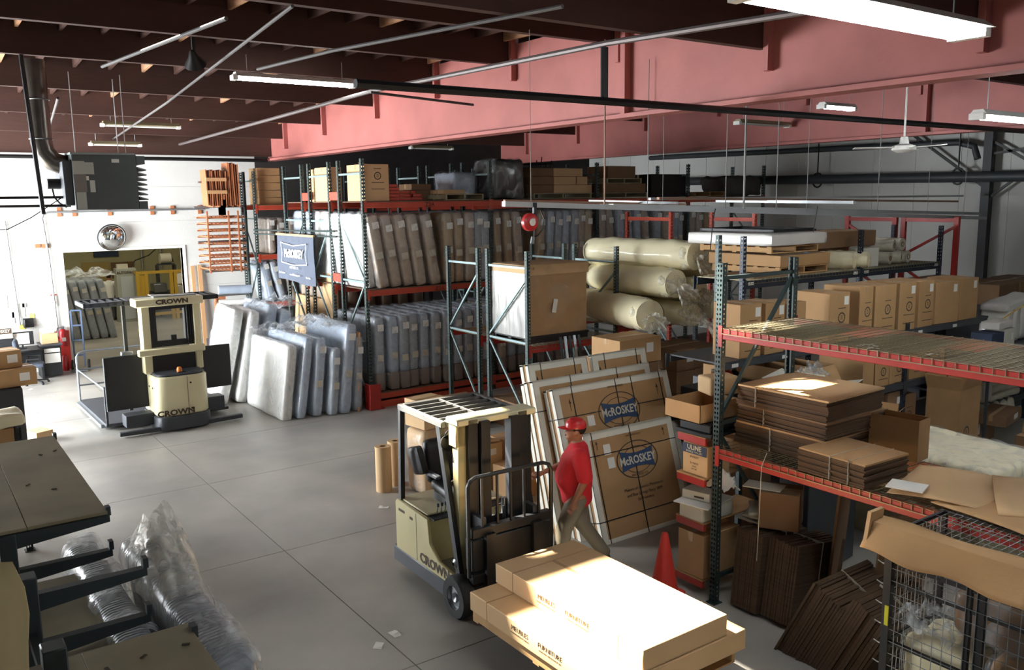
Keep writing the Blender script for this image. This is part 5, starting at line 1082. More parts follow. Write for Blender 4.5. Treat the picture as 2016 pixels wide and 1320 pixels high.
for i in range(4): soft_thing('plastic_bag_stack', 'flat grey plastic bag in the pile beside the green post, %s up' % ORD[i], 'bag', (.4, .45, .04), (7.3+.02*i, 6.35-.03*i, .862+.0+i*.0), i*.3, mat('bag_grey', '8D8D84', .5, coat=.3), i, .01, r=.015) if False else None
for i in range(4): soft_thing('folded_bag', 'folded grey plastic bag on the bundles behind the green post, %s up' % ORD[i], 'bag', (.42, .42, .045), (7.45+.02*i, 5.78-.02*i, .885+i*.047), i*.35, mat('bag_grey', '8D8D84', .5, coat=.3), i, .012, r=.018) if i < 3 else None
# ================================================================ CAGE
cg = thing('wire_cage', 'black steel cage with wire mesh panels at the lower right', 'cage', (6.02, 3.46, 0), 0)
DX, DY, CH = .75, -1.35, 1.83; m_black = mat('cage_black', '101113', .5)
for x in (0, DX):
    for y in (0, -.70, DY): MB().box((x-.02, y-.03, 0), (x+.02, y+.03, CH)).build('post', m_black, cg)
MB().box((-.02, -.63, 0), (.02, -.60, CH)).build('post', m_black, cg)
MB().box((-.035, -.03, 0), (-.015, .03, CH)).build('hinge_post', m_black, cg)
for z in (CH, 1.6, 1.44, .95, .12):
    for x in (0, DX): MB().box((x-.015, DY, z-.025), (x+.015, 0, z)).build('rail', m_black, cg)
for y in (0, DY):
    for z in (CH, .95, .12): MB().box((0, y-.015, z-.025), (DX, y+.015, z)).build('rail', m_black, cg)
for x, nm in ((-.025, 0), (DX, 1)):
    b = MB()
    for k in range(int(1.35/.075)): b.box((x-.002, -k*.075-.002, .1), (x+.002, -k*.075+.002, CH-.02))
    for k in range(17): b.box((x-.002, DY, .15+k*.1-.002), (x+.002, 0, .15+k*.1+.002))
    b.build('mesh_panel', m_steel, cg)
b = MB()
for k in range(14): b.box((k*.055, -.002, .1), (k*.055+.004, .002, CH-.02))
for k in range(17): b.box((0, -.002, .15+k*.1), (DX, .002, .154+k*.1))
b.build('mesh_panel', m_steel, cg)
b = MB()
for k in range(24): b.box((0, -k*.056-.002, CH), (DX, -k*.056+.002, CH+.004))
for k in range(3): b.box((.2+k*.2, DY, CH-.003), (.205+k*.2, 0, CH))
b.build('top_mesh', m_steel, cg)
for k in range(9): MB().tube([(-.03, .02, .25+k*.165), (-.03, .05, .25+k*.165), (-.05, .075, .27+k*.165)], .005, 5).build('hook', m_paper, cg)
MB().box((-.045, .03-.06, 1.08), (-.036, .0, 1.24)).build('yellow_tag', mat('tag_yellow', 'C9C21E', .5), cg)
for z in (.15, .6, 1.05): pass
o = thing('cardboard_cover', 'bent cardboard strip laid over the top edge of the cage', 'cardboard', (6.0, 3.0, 1.86), 0)
def cs(u, v):
    y = .62-u*1.2; 
    if v < .3: q = v/.3; return (.16-.16*q, y+.02*sin(u*5), .02+.01*sin(u*9))
    q = (v-.3)/.7; return (-.02-.05*q-.03*q*sin(u*7), y+.05*q*(1-u), .02-.22*q-.05*u*q+.015*sin(u*14)*q)
q = MB().grid(cs, 26, 10).build('strip', m_card, o, smooth=True); md = q.modifiers.new('s', 'SOLIDIFY'); md.thickness = .006
q = MB().box((-.06, .60, -.24), (.12, .63, .03)).build('end_flap', m_card3, o, rot=(.12, 0, 0)); q = MB().box((-.07, -.62, -.24), (.1, -.59, .02)).build('end_flap', m_card, o, rot=(-.3, 0, .4))
for i, (x, y, z, s, mm, l) in enumerate(((6.35, 3.2, .15, (.55, .5, .45), m_card2, 'carton in the bottom of the cage'), (6.4, 2.6, .15, (.6, .55, .5), m_batt, 'pale wrapped bale in the bottom of the cage'), (6.35, 3.1, .62, (.5, .55, .4), m_batt, 'upper pale bale in the cage'), (6.42, 2.5, .68, (.55, .5, .4), m_card, 'carton on the pale bale in the cage'), (6.42, 2.75, 1.12, (.5, .6, .35), m_card2, 'highest carton inside the cage'))):
    soft_thing('caged_bale', l, 'bale', s, (x, y, z), 0, mm, i, .02, wrap=m_film)
crumple('plastic_sheet', 'clear plastic sheet crumpled inside the cage near its left post', (6.2, 3.2, 1.05), (.35, .5, .3), 14, 3, m_filmc)
# ================================================================ MATTRESS + THINGS BEYOND THE NEAR RACK
o = thing('bare_mattress', 'white plastic-wrapped mattress lying flat beyond the near rack', 'mattress', (10.65, 5.45, .98), R_(-6))
soft(1.35, 1.95, .26, .09, (12, 16, 4), .01, 2.2, 4).build('body', mat('mattress_cream', 'F2E8C8', .5, bump=.4, bscale=4), o, smooth=True, ang=80); soft(1.39, 1.99, .28, .1, (14, 18, 5), .02, 4, 7).build('plastic_wrap', m_film, o, smooth=True, ang=80)
carton('long brown carton under the flat white mattress', (1.5, 2.1, .32), (10.65, 5.45, .65), R_(-6), m=m_card2)
tag(MB().box((-.7, -.95, 0), (.7, .95, .64)).build('packing_table', m_dkwood, None, (10.65, 5.45, 0), R_(-6), bevel=.01), 'packing table carrying the flat white mattress', 'table')
board('cardboard_sheet', 'tall cardboard sheet standing at the right edge beyond the mattress', 'cardboard', (.05, .9, 1.0), (12.1, 4.75, 1.2), (0, R_(10), 0), m_card)
carton('carton supporting the cardboard sheet at the right edge', (.5, .9, 1.2), (12.15, 4.75, 0), 0, m=m_card2)
# ================================================================ FAR RIGHT: CARTON RACK
LX = [0, 4.6, 9.0]
t = rack('long grey rack with rows of round-logo cartons behind the near rack', (8.75, 7.6, 0), 0, LX, .95, 2.3, [(b, z, m_char) for b in (0, 1) for z in (2.17, 1.30, .5)], [(b, z, m_char, 'board') for b in (0, 1) for z in (2.17, 1.30, .5)], pm=m_blue, sm=m_blue, bh=.09, pitch=.1, skip=(0,))
for x in (.28, 1.35, 4.9, 6.0, 7.2): MB().box((x, -.004, 2.10), (x+.13, -.001, 2.15)).build('shelf_label', m_paper, t)
CS = [(9.45, .44, .80, '', 1), (9.95, .46, .78, '', 1), (10.45, .42, .74, '', 0), (11.5, .48, .80, '', 1), (12.15, .40, .86, '', 1), (12.7, .60, .84, '', 1), (13.35, .46, .84, '', 1), (13.9, .46, .83, '', 1), (14.6, .7, .76, '', 0), (15.3, .62, .78, '', 0)]
for i, (x, w, h, l, lg) in enumerate(CS):
    carton('round-logo carton row on the upper grey shelf, %s from the left' % ORD[i], (w*.96, .5 if i < 3 else .62, h*.93), (x, 7.88 if i < 3 else 7.94, 2.19), rnd.uniform(-.08, .05), logo=(w*.1, h*.46, .085) if lg else None, lab=(w*.3, h*.78, .1, .13) if i not in (2, 4, 5) else None, m=m_card if i % 3 else m_card, tape='y', group='upper row of round-logo cartons')
text('Aireloom', .12, m_print, parent=None, name='handwriting') if False else None
for i, (x, w, h, l) in enumerate(((10.6, .5, .55, 1), (11.2, .5, .52, 1), (12.35, .33, .58, 0), (12.75, .4, .6, 1), (13.2, .5, .62, 1), (13.8, .5, .6, 0), (14.4, .5, .6, 0))):
    (open_carton if i < 2 else carton)('carton on the middle grey shelf, %s from the left' % ORD[i], (w*.95, .8, h), (x, 8.05, 1.32), rnd.uniform(-.05, .05), logo=(.03, h*.4, .075) if l or i > 2 else None)
for i, (x, w, h) in enumerate(((12.5, .55, .6), (13.15, .5, .66), (13.62, .4, .55))):
    carton('carton on the lowest grey shelf, %s from the left' % ORD[i], (w*.95, .8, h), (x, 8.05, .52), rnd.uniform(-.1, .1), logo=(0, h*.35, .08), m=m_card2, lab=(.1, h*.75, .1, .12) if i == 1 else None)
o = open_carton('tall open carton with round logo standing on the floor in front of the grey rack', (.8, .55, 1.12), (14.15, 7.2, .1), .1, flaps=(1, 1, 1, 1), ang=(-75, -80, -75, -80), logo=(-.1, .38, .12)); 
tag(MB().box((-.5, -.4, 0), (.5, .4, .1)).build('floor_pallet', m_dkwood, None, (14.15, 7.2, 0)), 'flat board under the tall open carton', 'board')
# bagged pillows
pl = mat('bagged_pillow', 'C9C3AE', .5, var=.15, vscale=5, coat=.6, bump=.6, bscale=6)
for i, (x, z, s, rz) in enumerate([(14.95+.36*k, .98, (.34, .5, .42), 0) for k in range(4)]+[(16.7, .98+.14*k, (1.2, .5, .15), 0) for k in range(3)]+[(15.7+.27*k, .16, (.26, .45, .38), 0) for k in range(6)]):
    soft_thing('bagged_pillow', 'bagged white pillow on the far right shelves, %s of its kind' % (ORD[i] if i < 13 else 'last'), 'pillow', s, (x, 7.75, z-.4 if i < 7 else z), rz, pl, i, .02, group='bagged pillows on the far right shelves', r=.12)
carton('scanner-labelled brown carton on the far right lower shelf', (.9, .6, .4), (15.4, 7.55, .0), .1, m=m_card2, lab=(-.3, .3, .1, .2))
carton('flat brown carton with two printed labels under the bagged pillows', (1.0, .5, .18), (15.55, 7.1, .42), .2, m=m_card2, lab=(.1, .1, .25, .09))
# white open box and shipping carton in front of the grey rack
o = open_carton('white carton with a torn brown flap in front of the grey rack', (.78, .62, .55), (9.75, 6.85, 1.36), R_(18), m=mat('white_card', 'CFCDBF', .7), flaps=(1, 0, 1, 1), ang=(-12, 0, -20, -70))
crumple('plastic_sheet', 'clear plastic bag sticking out of the white carton', (9.8, 6.9, 1.97), (.4, .35, .3), 12, 4, m_filmc)
text('Sefte Living', .11, mat('grey_print', '8C8A80', .7), parent=o, M=PM((.1, -.315, .2), (1, 0, 0), (0, 0, 1)))
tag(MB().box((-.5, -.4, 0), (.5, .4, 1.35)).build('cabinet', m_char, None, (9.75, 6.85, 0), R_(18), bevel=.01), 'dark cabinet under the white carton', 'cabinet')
o = thing('shipping_carton', 'long shipping carton lying upside down behind the near rack', 'box', (9.55, 7.3, 1.72), R_(4)); MB().box((-.62, -.15, 0), (.62, .15, .22)).build('body', m_card, o, bevel=.005)
text('FedEx', .17, m_print, parent=o, M=PM((.38, -.153, .11), (-1, 0, 0), (0, 0, -1)), bold=.004); text('139752', .14, m_print, parent=o, M=PM((-.22, -.153, .11), (-1, 0, 0), (0, 0, -1)), bold=.002)
o.location = (8.55, 5.85, 2.28-.6); o.rotation_euler = (0, 0, R_(8)); 
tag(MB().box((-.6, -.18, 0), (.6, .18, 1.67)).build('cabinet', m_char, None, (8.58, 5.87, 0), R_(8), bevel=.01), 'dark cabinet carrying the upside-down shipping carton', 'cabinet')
soft_thing('white_pillow', 'white pillow parcel lying behind the near rack brace', 'pillow', (.42, .3, .12), (9.1, 7.25, 1.62), .2, m_paper, 3, .01, r=.05)
carton('brown carton under the white pillow parcel', (.8, .5, 1.6), (9.05, 7.25, 0), .1, m=m_card2)
o = open_carton('small open carton with lifted flap left of the flat mattress', (.45, .4, .45), (11.55, 6.95, .72), .3, m=m_card, flaps=(1, 1, 0, 1), ang=(-50, -60, 0, -60)); tag(MB().box((-.3, -.25, 0), (.3, .25, .71)).build('support_carton', m_card2, None, (11.55, 6.95, 0), .3, bevel=.005), 'brown carton below the small open carton', 'box')
# stack of odd things at the right edge
for i in range(4): soft_thing('bagged_duvet', 'bagged white duvet in the leaning pile at the right edge, %s layer' % ORD[i], 'bedding', (.24, .5, .62), (16.05+i*.27, 7.5, 1.74), 0, m_mwht, i, .02, r=.07, rot=(0, R_(7), 0), group='bagged duvets piled at the right edge')
soft_thing('bagged_duvet', 'bagged white duvet lying over the pile at the right edge', 'bedding', (1.25, .5, .14), (16.55, 7.5, 2.34), 0, m_mwht, 6, .01, r=.05, rot=(0, R_(-6), 0))
carton('dark blue printed box by the duvet pile', (.42, .35, .3), (15.05, 7.15, 1.74), 0, m=m_navy, tape=False); carton('white printed box beside the dark blue one', (.36, .35, .34), (15.47, 7.15, 1.74), 0, m=mat('white_card', 'CFCDBF', .7), tape=False, lab=(.08, .2, .05, .12)); carton('white box lying on top of the two printed boxes', (.6, .3, .12), (15.35, 7.15, 2.09), .1, m=m_paper, tape=False)
tag(MB().box((-.4, -.25, 0), (.4, .25, .55)).build('metal_case', m_mgrey, None, (17.55, 7.3, 1.74), bevel=.01), 'grey metal case at the right edge behind the duvets', 'case')
o = thing('parcel_shelf', 'dark open shelf carrying the duvets and printed boxes at the right edge', 'shelf', (14.8, 6.95, 0))
for z in (1.72, 1.25): MB().box((0, 0, z-.03), (3.2, .85, z)).build('shelf', m_char, o)
for x in (.02, 3.15): MB().box((x, .02, 0), (x+.04, .06, 1.7)).build('post', m_char, o); MB().box((x, .78, 0), (x+.04, .82, 1.7)).build('post', m_char, o)
pipe('yellow_strap', 'yellow strap slanting above the duvet pile', 'strap', [(15.0, 6.9, 2.3), (17.8, 6.9, 2.95)], .012, m_yel, n=4)
# ================================================================ BLUE RACK
t = rack('blue rack with pallets and rolls on its top deck', (11.3, 9.3, 0), 0, [0, 3.3, 6.1], 1.1, 3.74, [(0, 3.0, m_blue), (1, 3.0, m_blue)], [(0, 3.0, m_wire, 'wire'), (1, 3.0, m_wire, 'wire')], pm=m_blue, sm=m_blue, hz=(.3, 1.9), diag=(), pitch=.07, hs=.024, bh=.13, skip=(0,)); put('post', post_mesh(3.74, m_blue, pitch=.07, hs=.024), t, (0, 0, 0))
for x in (.1, 3.05, 3.4, 5.85): MB().box((x, -.006, 2.93), (x+.14, -.002, 2.98)).build('shelf_label', m_paper, t)
put('post', post_mesh(3.78, m_teal, pitch=.07, hs=.024), t, (-.6, 0, 0)); 
tag(MB().box((-1.0, -.5, 0), (1.0, .5, .02)).build('particle_board', m_card2, None, (12.6, 9.85, 3.02), bevel=.002), 'flat particle board on the blue rack deck', 'board')
pallet('wooden pallet under the foil-topped carton on the blue rack', (12.95, 10.1, 3.04), (1.35, 1.5)); carton('wide shallow carton with plastic over it on the blue rack', (1.4, 1.6, .2), (12.95, 10.12, 3.175), 0, m=m_card, tape=False)
crumple('plastic_sheet', 'clear plastic bunched over the shallow carton on the blue rack', (12.9, 10.0, 3.36), (1.4, 1.5, .1), 16, 6, m_filmc)
pallet('upper wooden pallet under the white mattress slab on the blue rack', (12.75, 10.2, 3.41), (1.3, 1.6), h=.12)
soft_thing('mattress_slab', 'long white mattress slab on the top of the blue rack load', 'mattress', (1.55, 1.9, .22), (12.75, 10.25, 3.535), 0, m_mwht, 2, .006, r=.04)
tag(MB().box((-.6, -.8, 0), (-.55, .8, .05)).box((.55, -.8, 0), (.6, .8, .05)).box((-.6, -.8, 0), (.6, -.75, .05)).box((-.6, .75, 0), (.6, .8, .05)).build('folding_bed_base', m_black, None, (12.8, 10.3, 3.765), .05, bevel=.004), 'flat black metal frame lying on the white mattress slab', 'frame')
carton('long brown carton on the blue rack right of the pallets', (2.0, .9, .3), (14.75, 10.2, 3.40), 0, m=m_card2); tag(MB().box((-.75, -.4, 0), (.75, .4, .38)).build('brown_block', m_card2, None, (14.3, 10.3, 3.02)), 'brown block under the long carton on the blue rack', 'box')
for i, (x, z) in enumerate(((14.1, 3.02), (14.55, 3.02))): 
    o = roll('cream wrapped roll on the blue rack, %s' % ('left one' if i == 0 else 'right one'), (x, 9.7, z), 1.0, .17, R_(20), seed=9+i, group='wrapped rolls on the blue rack')
carton('white box beside the wrapped rolls on the blue rack', (.4, .4, .36), (15.2, 9.65, 3.02), 0, m=m_edgew, tape=False)
for i, (x, z, a) in enumerate(((15.75, 3.03, .2), (16.1, 3.03, .5), (16.4, 3.03, .1), (15.85, 3.27, .3), (16.2, 3.29, .0))):
    o = thing('film_roll', 'translucent film roll on the blue rack, %s in the heap' % ORD[i], 'roll', (x, 9.75, z+.12), rot=(R_(90), 0, a), group='film rolls on the blue rack')
    MB().lathe([(.04, -.3), (.12, -.3), (.12, .3), (.04, .3), (.04, -.3)], 20).build('roll_body', pl, o, smooth=True); MB().lathe([(.04, -.31), (.05, -.31), (.05, .31), (.04, .31)], 14).build('core', m_card2, o, smooth=True)
for i, y in enumerate((9.2, 10.55)):
    o = thing('red_frame_end', ('right-hand red rack end frame by the white wall', 'left-hand red rack end frame by the white wall')[i], 'rack', (17.75, y, 0))
    for yy in (0, 1.15): MB().box((-.04, yy-.05, 0), (.04, yy+.05, 3.92)).build('post', m_rd, o)
    MB().box((-.03, .05, 3.8), (.03, 1.1, 3.88)).build('strut', m_rd, o); MB().bar((0, .05, 3.7) if i == 0 else (0, 1.1, 3.7), (0, 1.1, 3.1) if i == 0 else (0, .05, 3.1), .05, .05).build('brace', m_rd, o); MB().bar((0, .05, 2.2), (0, 1.1, 2.8), .05, .05).build('brace', m_rd, o)
o = thing('orange_frame_end', 'orange rack end frame behind the white mattress slab', 'rack', (14.9, 12.0, 0))
for y in (0, 1.25): put('post', post_mesh(4.05, m_or, pitch=.08, hs=.026), o, (0, y, 0), 0 if y == 0 else pi)
MB().box((-.02, .05, 3.85), (.02, 1.2, 3.93)).build('strut', m_or, o)
for i, (x, w) in enumerate(((18.2, .5), (18.75, .4), (19.2, .5))): carton('dim brown carton by the wall beyond the red frames, %s from the left' % ORD[i], (w, .5, .45), (x, 10.2, 2.1), 0, m=m_card2, tape=False)
tag(MB().box((-.9, -.4, 0), (.9, .4, 2.09)).build('wall_shelf', m_char, None, (18.7, 10.2, 0)), 'dark shelf unit by the wall beyond the red frames', 'shelf')
for i, (x, y) in enumerate(((17.9, 8.6), (18.8, 8.6), (19.6, 8.7))): carton('large low brown carton at the far end of the grey rack row, %s one' % ORD[i], (.8, .9, .6), (x, y, 2.0), 0, m=m_card2); 
tag(MB().box((-1.2, -.5, 0), (1.2, .5, 1.99)).build('wall_shelf', m_char, None, (18.7, 8.65, 0)), 'dark shelf unit under the low brown cartons', 'shelf')
# ================================================================ OVERHEAD RAIL SYSTEM
def rail(label, a, b, w=.05, h=.06, m=m_alu):
    return tag(MB().bar(a, b, w, h).build('overhead_rail', m), label, 'rail')
rail('front aluminium overhead rail reaching farthest left', (6.64, 9.5, 4.33), (19.5, 9.5, 3.84), .08, .07); rail('second bright overhead rail just above the front one', (8.82, 9.8, 4.27), (19.8, 9.8, 3.93), .1, .06)
rail('brown overhead rail at the left above the hoist', (7.0, 10.0, 4.37), (10.6, 10.0, 4.27), .05, .03, m_rail); rail('brown overhead rail on the right of the system', (10.4, 10.4, 4.37), (20, 10.4, 4.2), .06, .04, m_rail); rail('rear aluminium overhead rail', (10.6, 10.8, 4.36), (21, 10.8, 4.32), .06, .04)
rail('cross rail joining the overhead rails at the right', (13.2, 8.6, 4.26), (13.2, 11.6, 4.30), .05, .05); rail('cross rail joining the overhead rails nearer the middle', (9.6, 9.2, 4.3), (9.6, 11.2, 4.34), .05, .04)
m_rod = mat('rod_grey', '8C8C88', .55)
for i, (x, r, mm, zt, zz) in enumerate(((7.11, .004, m_galv, 6.6, 4.36), (8.44, .012, m_rail, 6.6, 4.3), (9.3, .007, m_galv, 6.4, 4.28), (9.62, .004, m_galv, 6.4, 4.3), (11.05, .007, m_galv, 6.4, 4.22), (11.5, .018, m_galv, 6.75, 4.15), (12.34, .008, m_galv, 6.4, 4.15), (13.18, .005, m_galv, 6.4, 4.15), (15.38, .008, m_galv, 6.4, 4.05), (17.16, .005, m_galv, 6.4, 3.95), (18.6, .005, m_galv, 6.4, 3.9))):
    pipe('hanger_rod', 'thin rod holding the overhead rails, %s from the left' % ORD[i], 'rod', [(x, 9.52, zz-.05), (x, 9.52, zt)], r, m_rod if mm is m_galv else mm, n=6)
o = thing('tool_balancer', 'red round tool balancer hanging from the left end of the overhead rail', 'hoist', (7.12, 9.46, 3.98))
MB().lathe([(0, -.05), (.09, -.05), (.12, -.03), (.12, .03), (.09, .05), (0, .05)], 26).build('drum', m_red, o, loc=(-.08, 0, .1), rot=(pi/2, 0, 0), smooth=True); MB().lathe([(0, 0), (.05, 0), (.05, .02), (0, .025)], 18).build('hub_cap', m_paper, o, loc=(-.08, -.05, .1), rot=(pi/2, 0, 0), smooth=True)
MB().box((-.02, -.02, .05), (.03, .02, .36)).build('hanger', m_black, o); MB().tube([(.02, 0, .28), (.1, 0, .27), (.16, 0, .15), (.14, 0, .0), (.06, 0, -.08), (0, 0, -.1)], .009, 6).build('air_hose', m_blk, o, smooth=True)
MB().tube([(0, 0, .05), (-.01, 0, -.1)], .006, 5).build('cable', m_steel, o); MB().box((-.03, -.015, -.2), (.02, .015, -.1)).build('hook', m_steel, o, rot=(0, .2, 0), bevel=.005)
for i, (x, y, z) in enumerate(((10.7, 9.42, 3.55), (13.2, 9.3, 3.75))): pipe('air_hose', ('thin black line hanging down by the near rack post', 'looped cord hanging from the overhead rails')[i], 'hose', [(x, y, 4.2), (x-.05, y, 4.0), (x-.1, y, z)], .008, m_blk, n=5)
# ================================================================ LEFT CANTILEVER RACK
m_lr = mat('cantilever_grey', '3A4243', .5, metal=.2, var=.15, vscale=6)
lr = thing('cantilever_rack', 'dark cantilever rack with wooden shelf boards at the lower left', 'rack', (.40, 4.2, 0))
for k, (y, h) in enumerate(((0, 2.42), (1.02, 2.38), (2.1, 2.28), (4.5, 2.28))):
    MB().box((-.05, y-.06, 0), (.05, y+.06, h)).build('column', m_lr, lr, bevel=.006)
    for z in ((2.27, 2.02, 1.75) if k != 1 else (2.27, 1.98, 1.75)):
        a = MB().prism([(.05, z-.10), (.62, z-.045), (.62, z), (.05, z)], y-.03, y+.03, 'y').build('arm', m_lr, lr); MB().box((.60, y-.03, z), (.63, y+.03, z+.06)).build('arm_stop', m_lr, a, rot=(0, 0, 0))
    MB().box((-.05, y-.05, 0), (.7, y+.05, .12)).build('base_leg', m_lr, lr)
for (y0, y1, z) in ((2.06, 4.5, 2.285), (-2.2, .08, 2.285)):
    for q in range(3): MB().box((-.86+q*.49, y0, z), (-.373+q*.49, y1, z+.022)).build('shelf_board', m_dkwood, lr, bevel=.002)
for (y0, y1, z) in ((.9, 2.3, 1.80),): MB().box((-.3, y0, z), (.45, y1, z+.02)).build('shelf_board', m_dkwood, lr)
MB().box((-.02, .0, 2.0), (.02, 2.2, 2.06)).build('tie_bar', m_lr, lr); MB().box((.2, .1, 1.5), (.24, 2.2, 1.53)).build('tie_bar', m_lr, lr)
for i in range(10): tag(MB().box((-.018, -.008, 0), (.018, .008, .004)).build('wood_chip', mat('chip', '4E4636', .9), None, (rnd.uniform(.3, .95), rnd.uniform(6.6, 8.4) if i < 6 else rnd.uniform(3.2, 4.1), 2.308), i), 'small wood chip on the cantilever shelf boards, %s one' % ORD[i], 'debris', 'wood chips on the shelf boards')
o = thing('kraft_cover', 'pale kraft paper roll standing at the extreme lower left', 'paper', (0, 2.5, 2.31))
q = MB().grid(lambda u, v: (-.42+(.57+.022*sin(v*9)+.01*sin(v*23))*u, -.12+.12*cos(u*2.6), 1.30-1.30*v-.05*u*(1-v)), 12, 18).build('sheet', mat('kraft', 'D9C08C', .8, bump=.2, bscale=30), o, smooth=True); md = q.modifiers.new('s', 'SOLIDIFY'); md.thickness = .005
cor = mat('ribbed_grey', 'B2B8BE', .45, var=.1, coat=.3, bump=1.0, bscale=9, wave='Y')
for i, (x, y, ln, T, L, Hh, lab) in enumerate(((1.42, 4.35, -5, .27, 2.1, 2.0, 'outer ribbed grey mattress in a tall clear bag beside the cantilever rack'), (1.02, 4.95, -3, .24, 2.1, 1.86, 'inner ribbed grey mattress standing against the cantilever rack'))):
    o = thing('bagged_mattress', lab, 'mattress', (x, y, 0), rot=(0, R_(ln), 0))
    soft(T, L, Hh, .08, (6, 18, 12), .006, 2, i, M=Matrix.Translation((0, L/2, 0))).build('body', cor, o, smooth=True, ang=80)
    soft(T+.05, L+.1, Hh+.05, .1, (8, 26, 22), .022, 2.6, i+3, M=Matrix.Translation((0, L/2, 0))).build('plastic_bag', m_filmc, o, smooth=True, ang=85)
    if i == 0:
        def bt(u, v):
            a = 2*pi*u; w_ = 1-v*v*.55; k = 1+.05*sin(a*5+v*3)+.03*sin(a*11)
            return (cos(a)*.19*w_*k+.05*v, L-.62+sin(a)*.66*w_*k+.12*v, Hh-.12+.40*v+.08*v*sin(a*2+1)+.015*sin(a*5)*v)
        MB().grid(bt, 64, 14).build('bag_top', film('bag_plastic', 'F2EFE0', .22, .75, 4., bump=.6), o, smooth=True, fixn=False)
        MB().box((T/2+.05, .2, .9), (T/2+.06, .5, 1.2)).build('label', m_paper, o)
# things on a shelf at the far left edge
o = thing('slotted_shelf', 'narrow dark slotted shelf unit at the left edge', 'shelf', (.75, 12.2, 0))
for x, y in ((-.45, 0), (.27, 0), (-.45, .6), (.27, .6)): put('post', post_mesh(1.62, m_black, pitch=.08, hs=.025), o, (x, y, 0))
for z in (.3, 1.0, 1.3): MB().box((-.5, -.03, z), (.32, .65, z+.03)).build('shelf', m_dkwood, o)
carton('brown carton on the slotted shelf at the left edge', (.6, .5, .3), (.68, 12.45, 1.335), m=m_card); soft_thing('sack', 'cream sack lying on the carton at the left edge', 'sack', (.75, .5, .17), (.75, 12.4, 1.64), .1, m_batt, 5, .02, r=.07)
for i, (x, y, z, s, l) in enumerate(((1.4, 17.2, 1.28, (.75, .5, .31), 'lower labelled brown carton at the left edge'), (1.25, 17.3, 1.6, (.65, .5, .3), 'upper labelled brown carton at the left edge'))): carton(l, s, (x, y, z), .15, lab=(.18, .16, .16, .14))
tag(MB().box((-.55, -.35, 0), (.25, .35, 1.27)).build('black_bin', m_blackp, None, (1.3, 17.2, 0), bevel=.02), 'black bin under the labelled cartons at the left edge', 'bin')
carton('small pinkish carton on the floor by the black bin', (.32, .4, .22), (1.85, 18.0, 0), .4, m=m_card3); 
# ================================================================ END WALL CORNER: DESK ETC.
dk_ = thing('desk', 'dark office desk against the bright end wall', 'desk', (2.35, 24.9, 0))
MB().box((-1.1, -.4, .74), (.45, .4, .78)).build('desktop', m_black, dk_, bevel=.006); MB().box((-1.1, .3, .3), (.45, .34, .74)).build('modesty_panel', m_black, dk_)
for x in (-1.05, .38): MB().box((x, -.38, 0), (x+.05, .38, .74)).build('side', m_black, dk_)
ch = thing('office_chair', 'dark blue office chair in front of the desk', 'chair', (2.5, 24.0, 0), R_(80))
cm_ = mat('chair_fabric', '3C4350', .8)
soft(.48, .46, .1, .045, (6, 6, 3), .004, 3, 1).build('seat', cm_, ch, loc=(0, 0, .43), smooth=True); soft(.46, .1, .62, .045, (6, 3, 7), .004, 3, 2).build('backrest', cm_, ch, loc=(0, .27, .52), rot=(-.15, 0, 0), smooth=True)
MB().cyl((0, 0, .1), (0, 0, .43), .03, 10).build('gas_lift', m_black, ch)
for s in (-1, 1): MB().tube([(s*.26, .15, .45), (s*.28, .12, .66), (s*.28, -.15, .66)], .02, 6).build('armrest', m_black, ch, smooth=True)
for k in range(5): a = k*2*pi/5; lg = MB().bar((0, 0, .1), (cos(a)*.3, sin(a)*.3, .07), .04, .03).build('leg', m_black, ch); MB().lathe([(0, -.02), (.03, -.02), (.03, .02), (0, .02)], 10).build('castor', m_blackp, lg, loc=(cos(a)*.3, sin(a)*.3, .03), rot=(pi/2, 0, a))
cb_ = thing('side_cabinet', 'white-fronted cabinet with a dark top right of the desk', 'cabinet', (3.0, 24.95, 0))
MB().box((-.2, -.3, .05), (.22, .3, .82)).build('carcass', m_black, cb_); MB().box((-.17, -.32, .38), (.19, -.3, .62)).build('drawer', m_paper, cb_); MB().box((-.17, -.32, .65), (.19, -.3, .75)).build('drawer', m_paper, cb_); MB().box((-.25, -.35, .82), (.26, .35, .86)).build('top', m_char, cb_)
carton('pale carton on the side cabinet', (.38, .4, .26), (3.0, 24.95, .865), m=m_card3, tape=False); carton('white box of papers on the pale carton', (.3, .3, .1), (2.98, 24.95, 1.13), m=m_paper, tape=False)
o = thing('computer_monitor', 'monitor on the desk showing a bright screen', 'monitor', (2.4, 24.95, .785)); MB().box((-.26, -.02, .08), (.26, .02, .42)).build('case', m_blackp, o, bevel=.006); MB().box((-.2, -.024, .11), (.16, -.021, .39)).build('screen', m_paper, o); MB().box((-.08, -.08, 0), (.08, .08, .02)).build('stand', m_blackp, o); MB().box((-.02, 0, .02), (.02, .03, .12)).build('neck', m_blackp, o)
o = thing('display_box', 'cream box printed with dark letters at the left edge of the desk', 'box', (1.95, 24.95, .785)); MB().box((-.28, -.15, .3), (.24, .15, .68)).build('body', m_labelw, o, bevel=.005); MB().box((-.26, -.155, .42), (.22, -.151, .56)).build('printed_band', m_print, o); text('McROSKEY', .11, m_labelw, parent=o, M=PM((-.04, -.158, .49), (1, 0, 0), (0, 0, 1)), bold=.002, sx=.85); MB().box((-.25, -.12, 0), (.22, .14, .3)).build('black_tray', m_blackp, o)
o = thing('wall_phone', 'black phone on the end wall above the desk', 'phone', (2.65, 25.6, 1.22)); MB().box((-.12, -.0, 0), (.12, .09, .24)).build('body', m_blackp, o, bevel=.01); MB().tube([(-.09, -.03, .03), (-.09, -.05, .12), (-.09, -.03, .21)], .025, 6).build('handset', m_blackp, o, smooth=True)
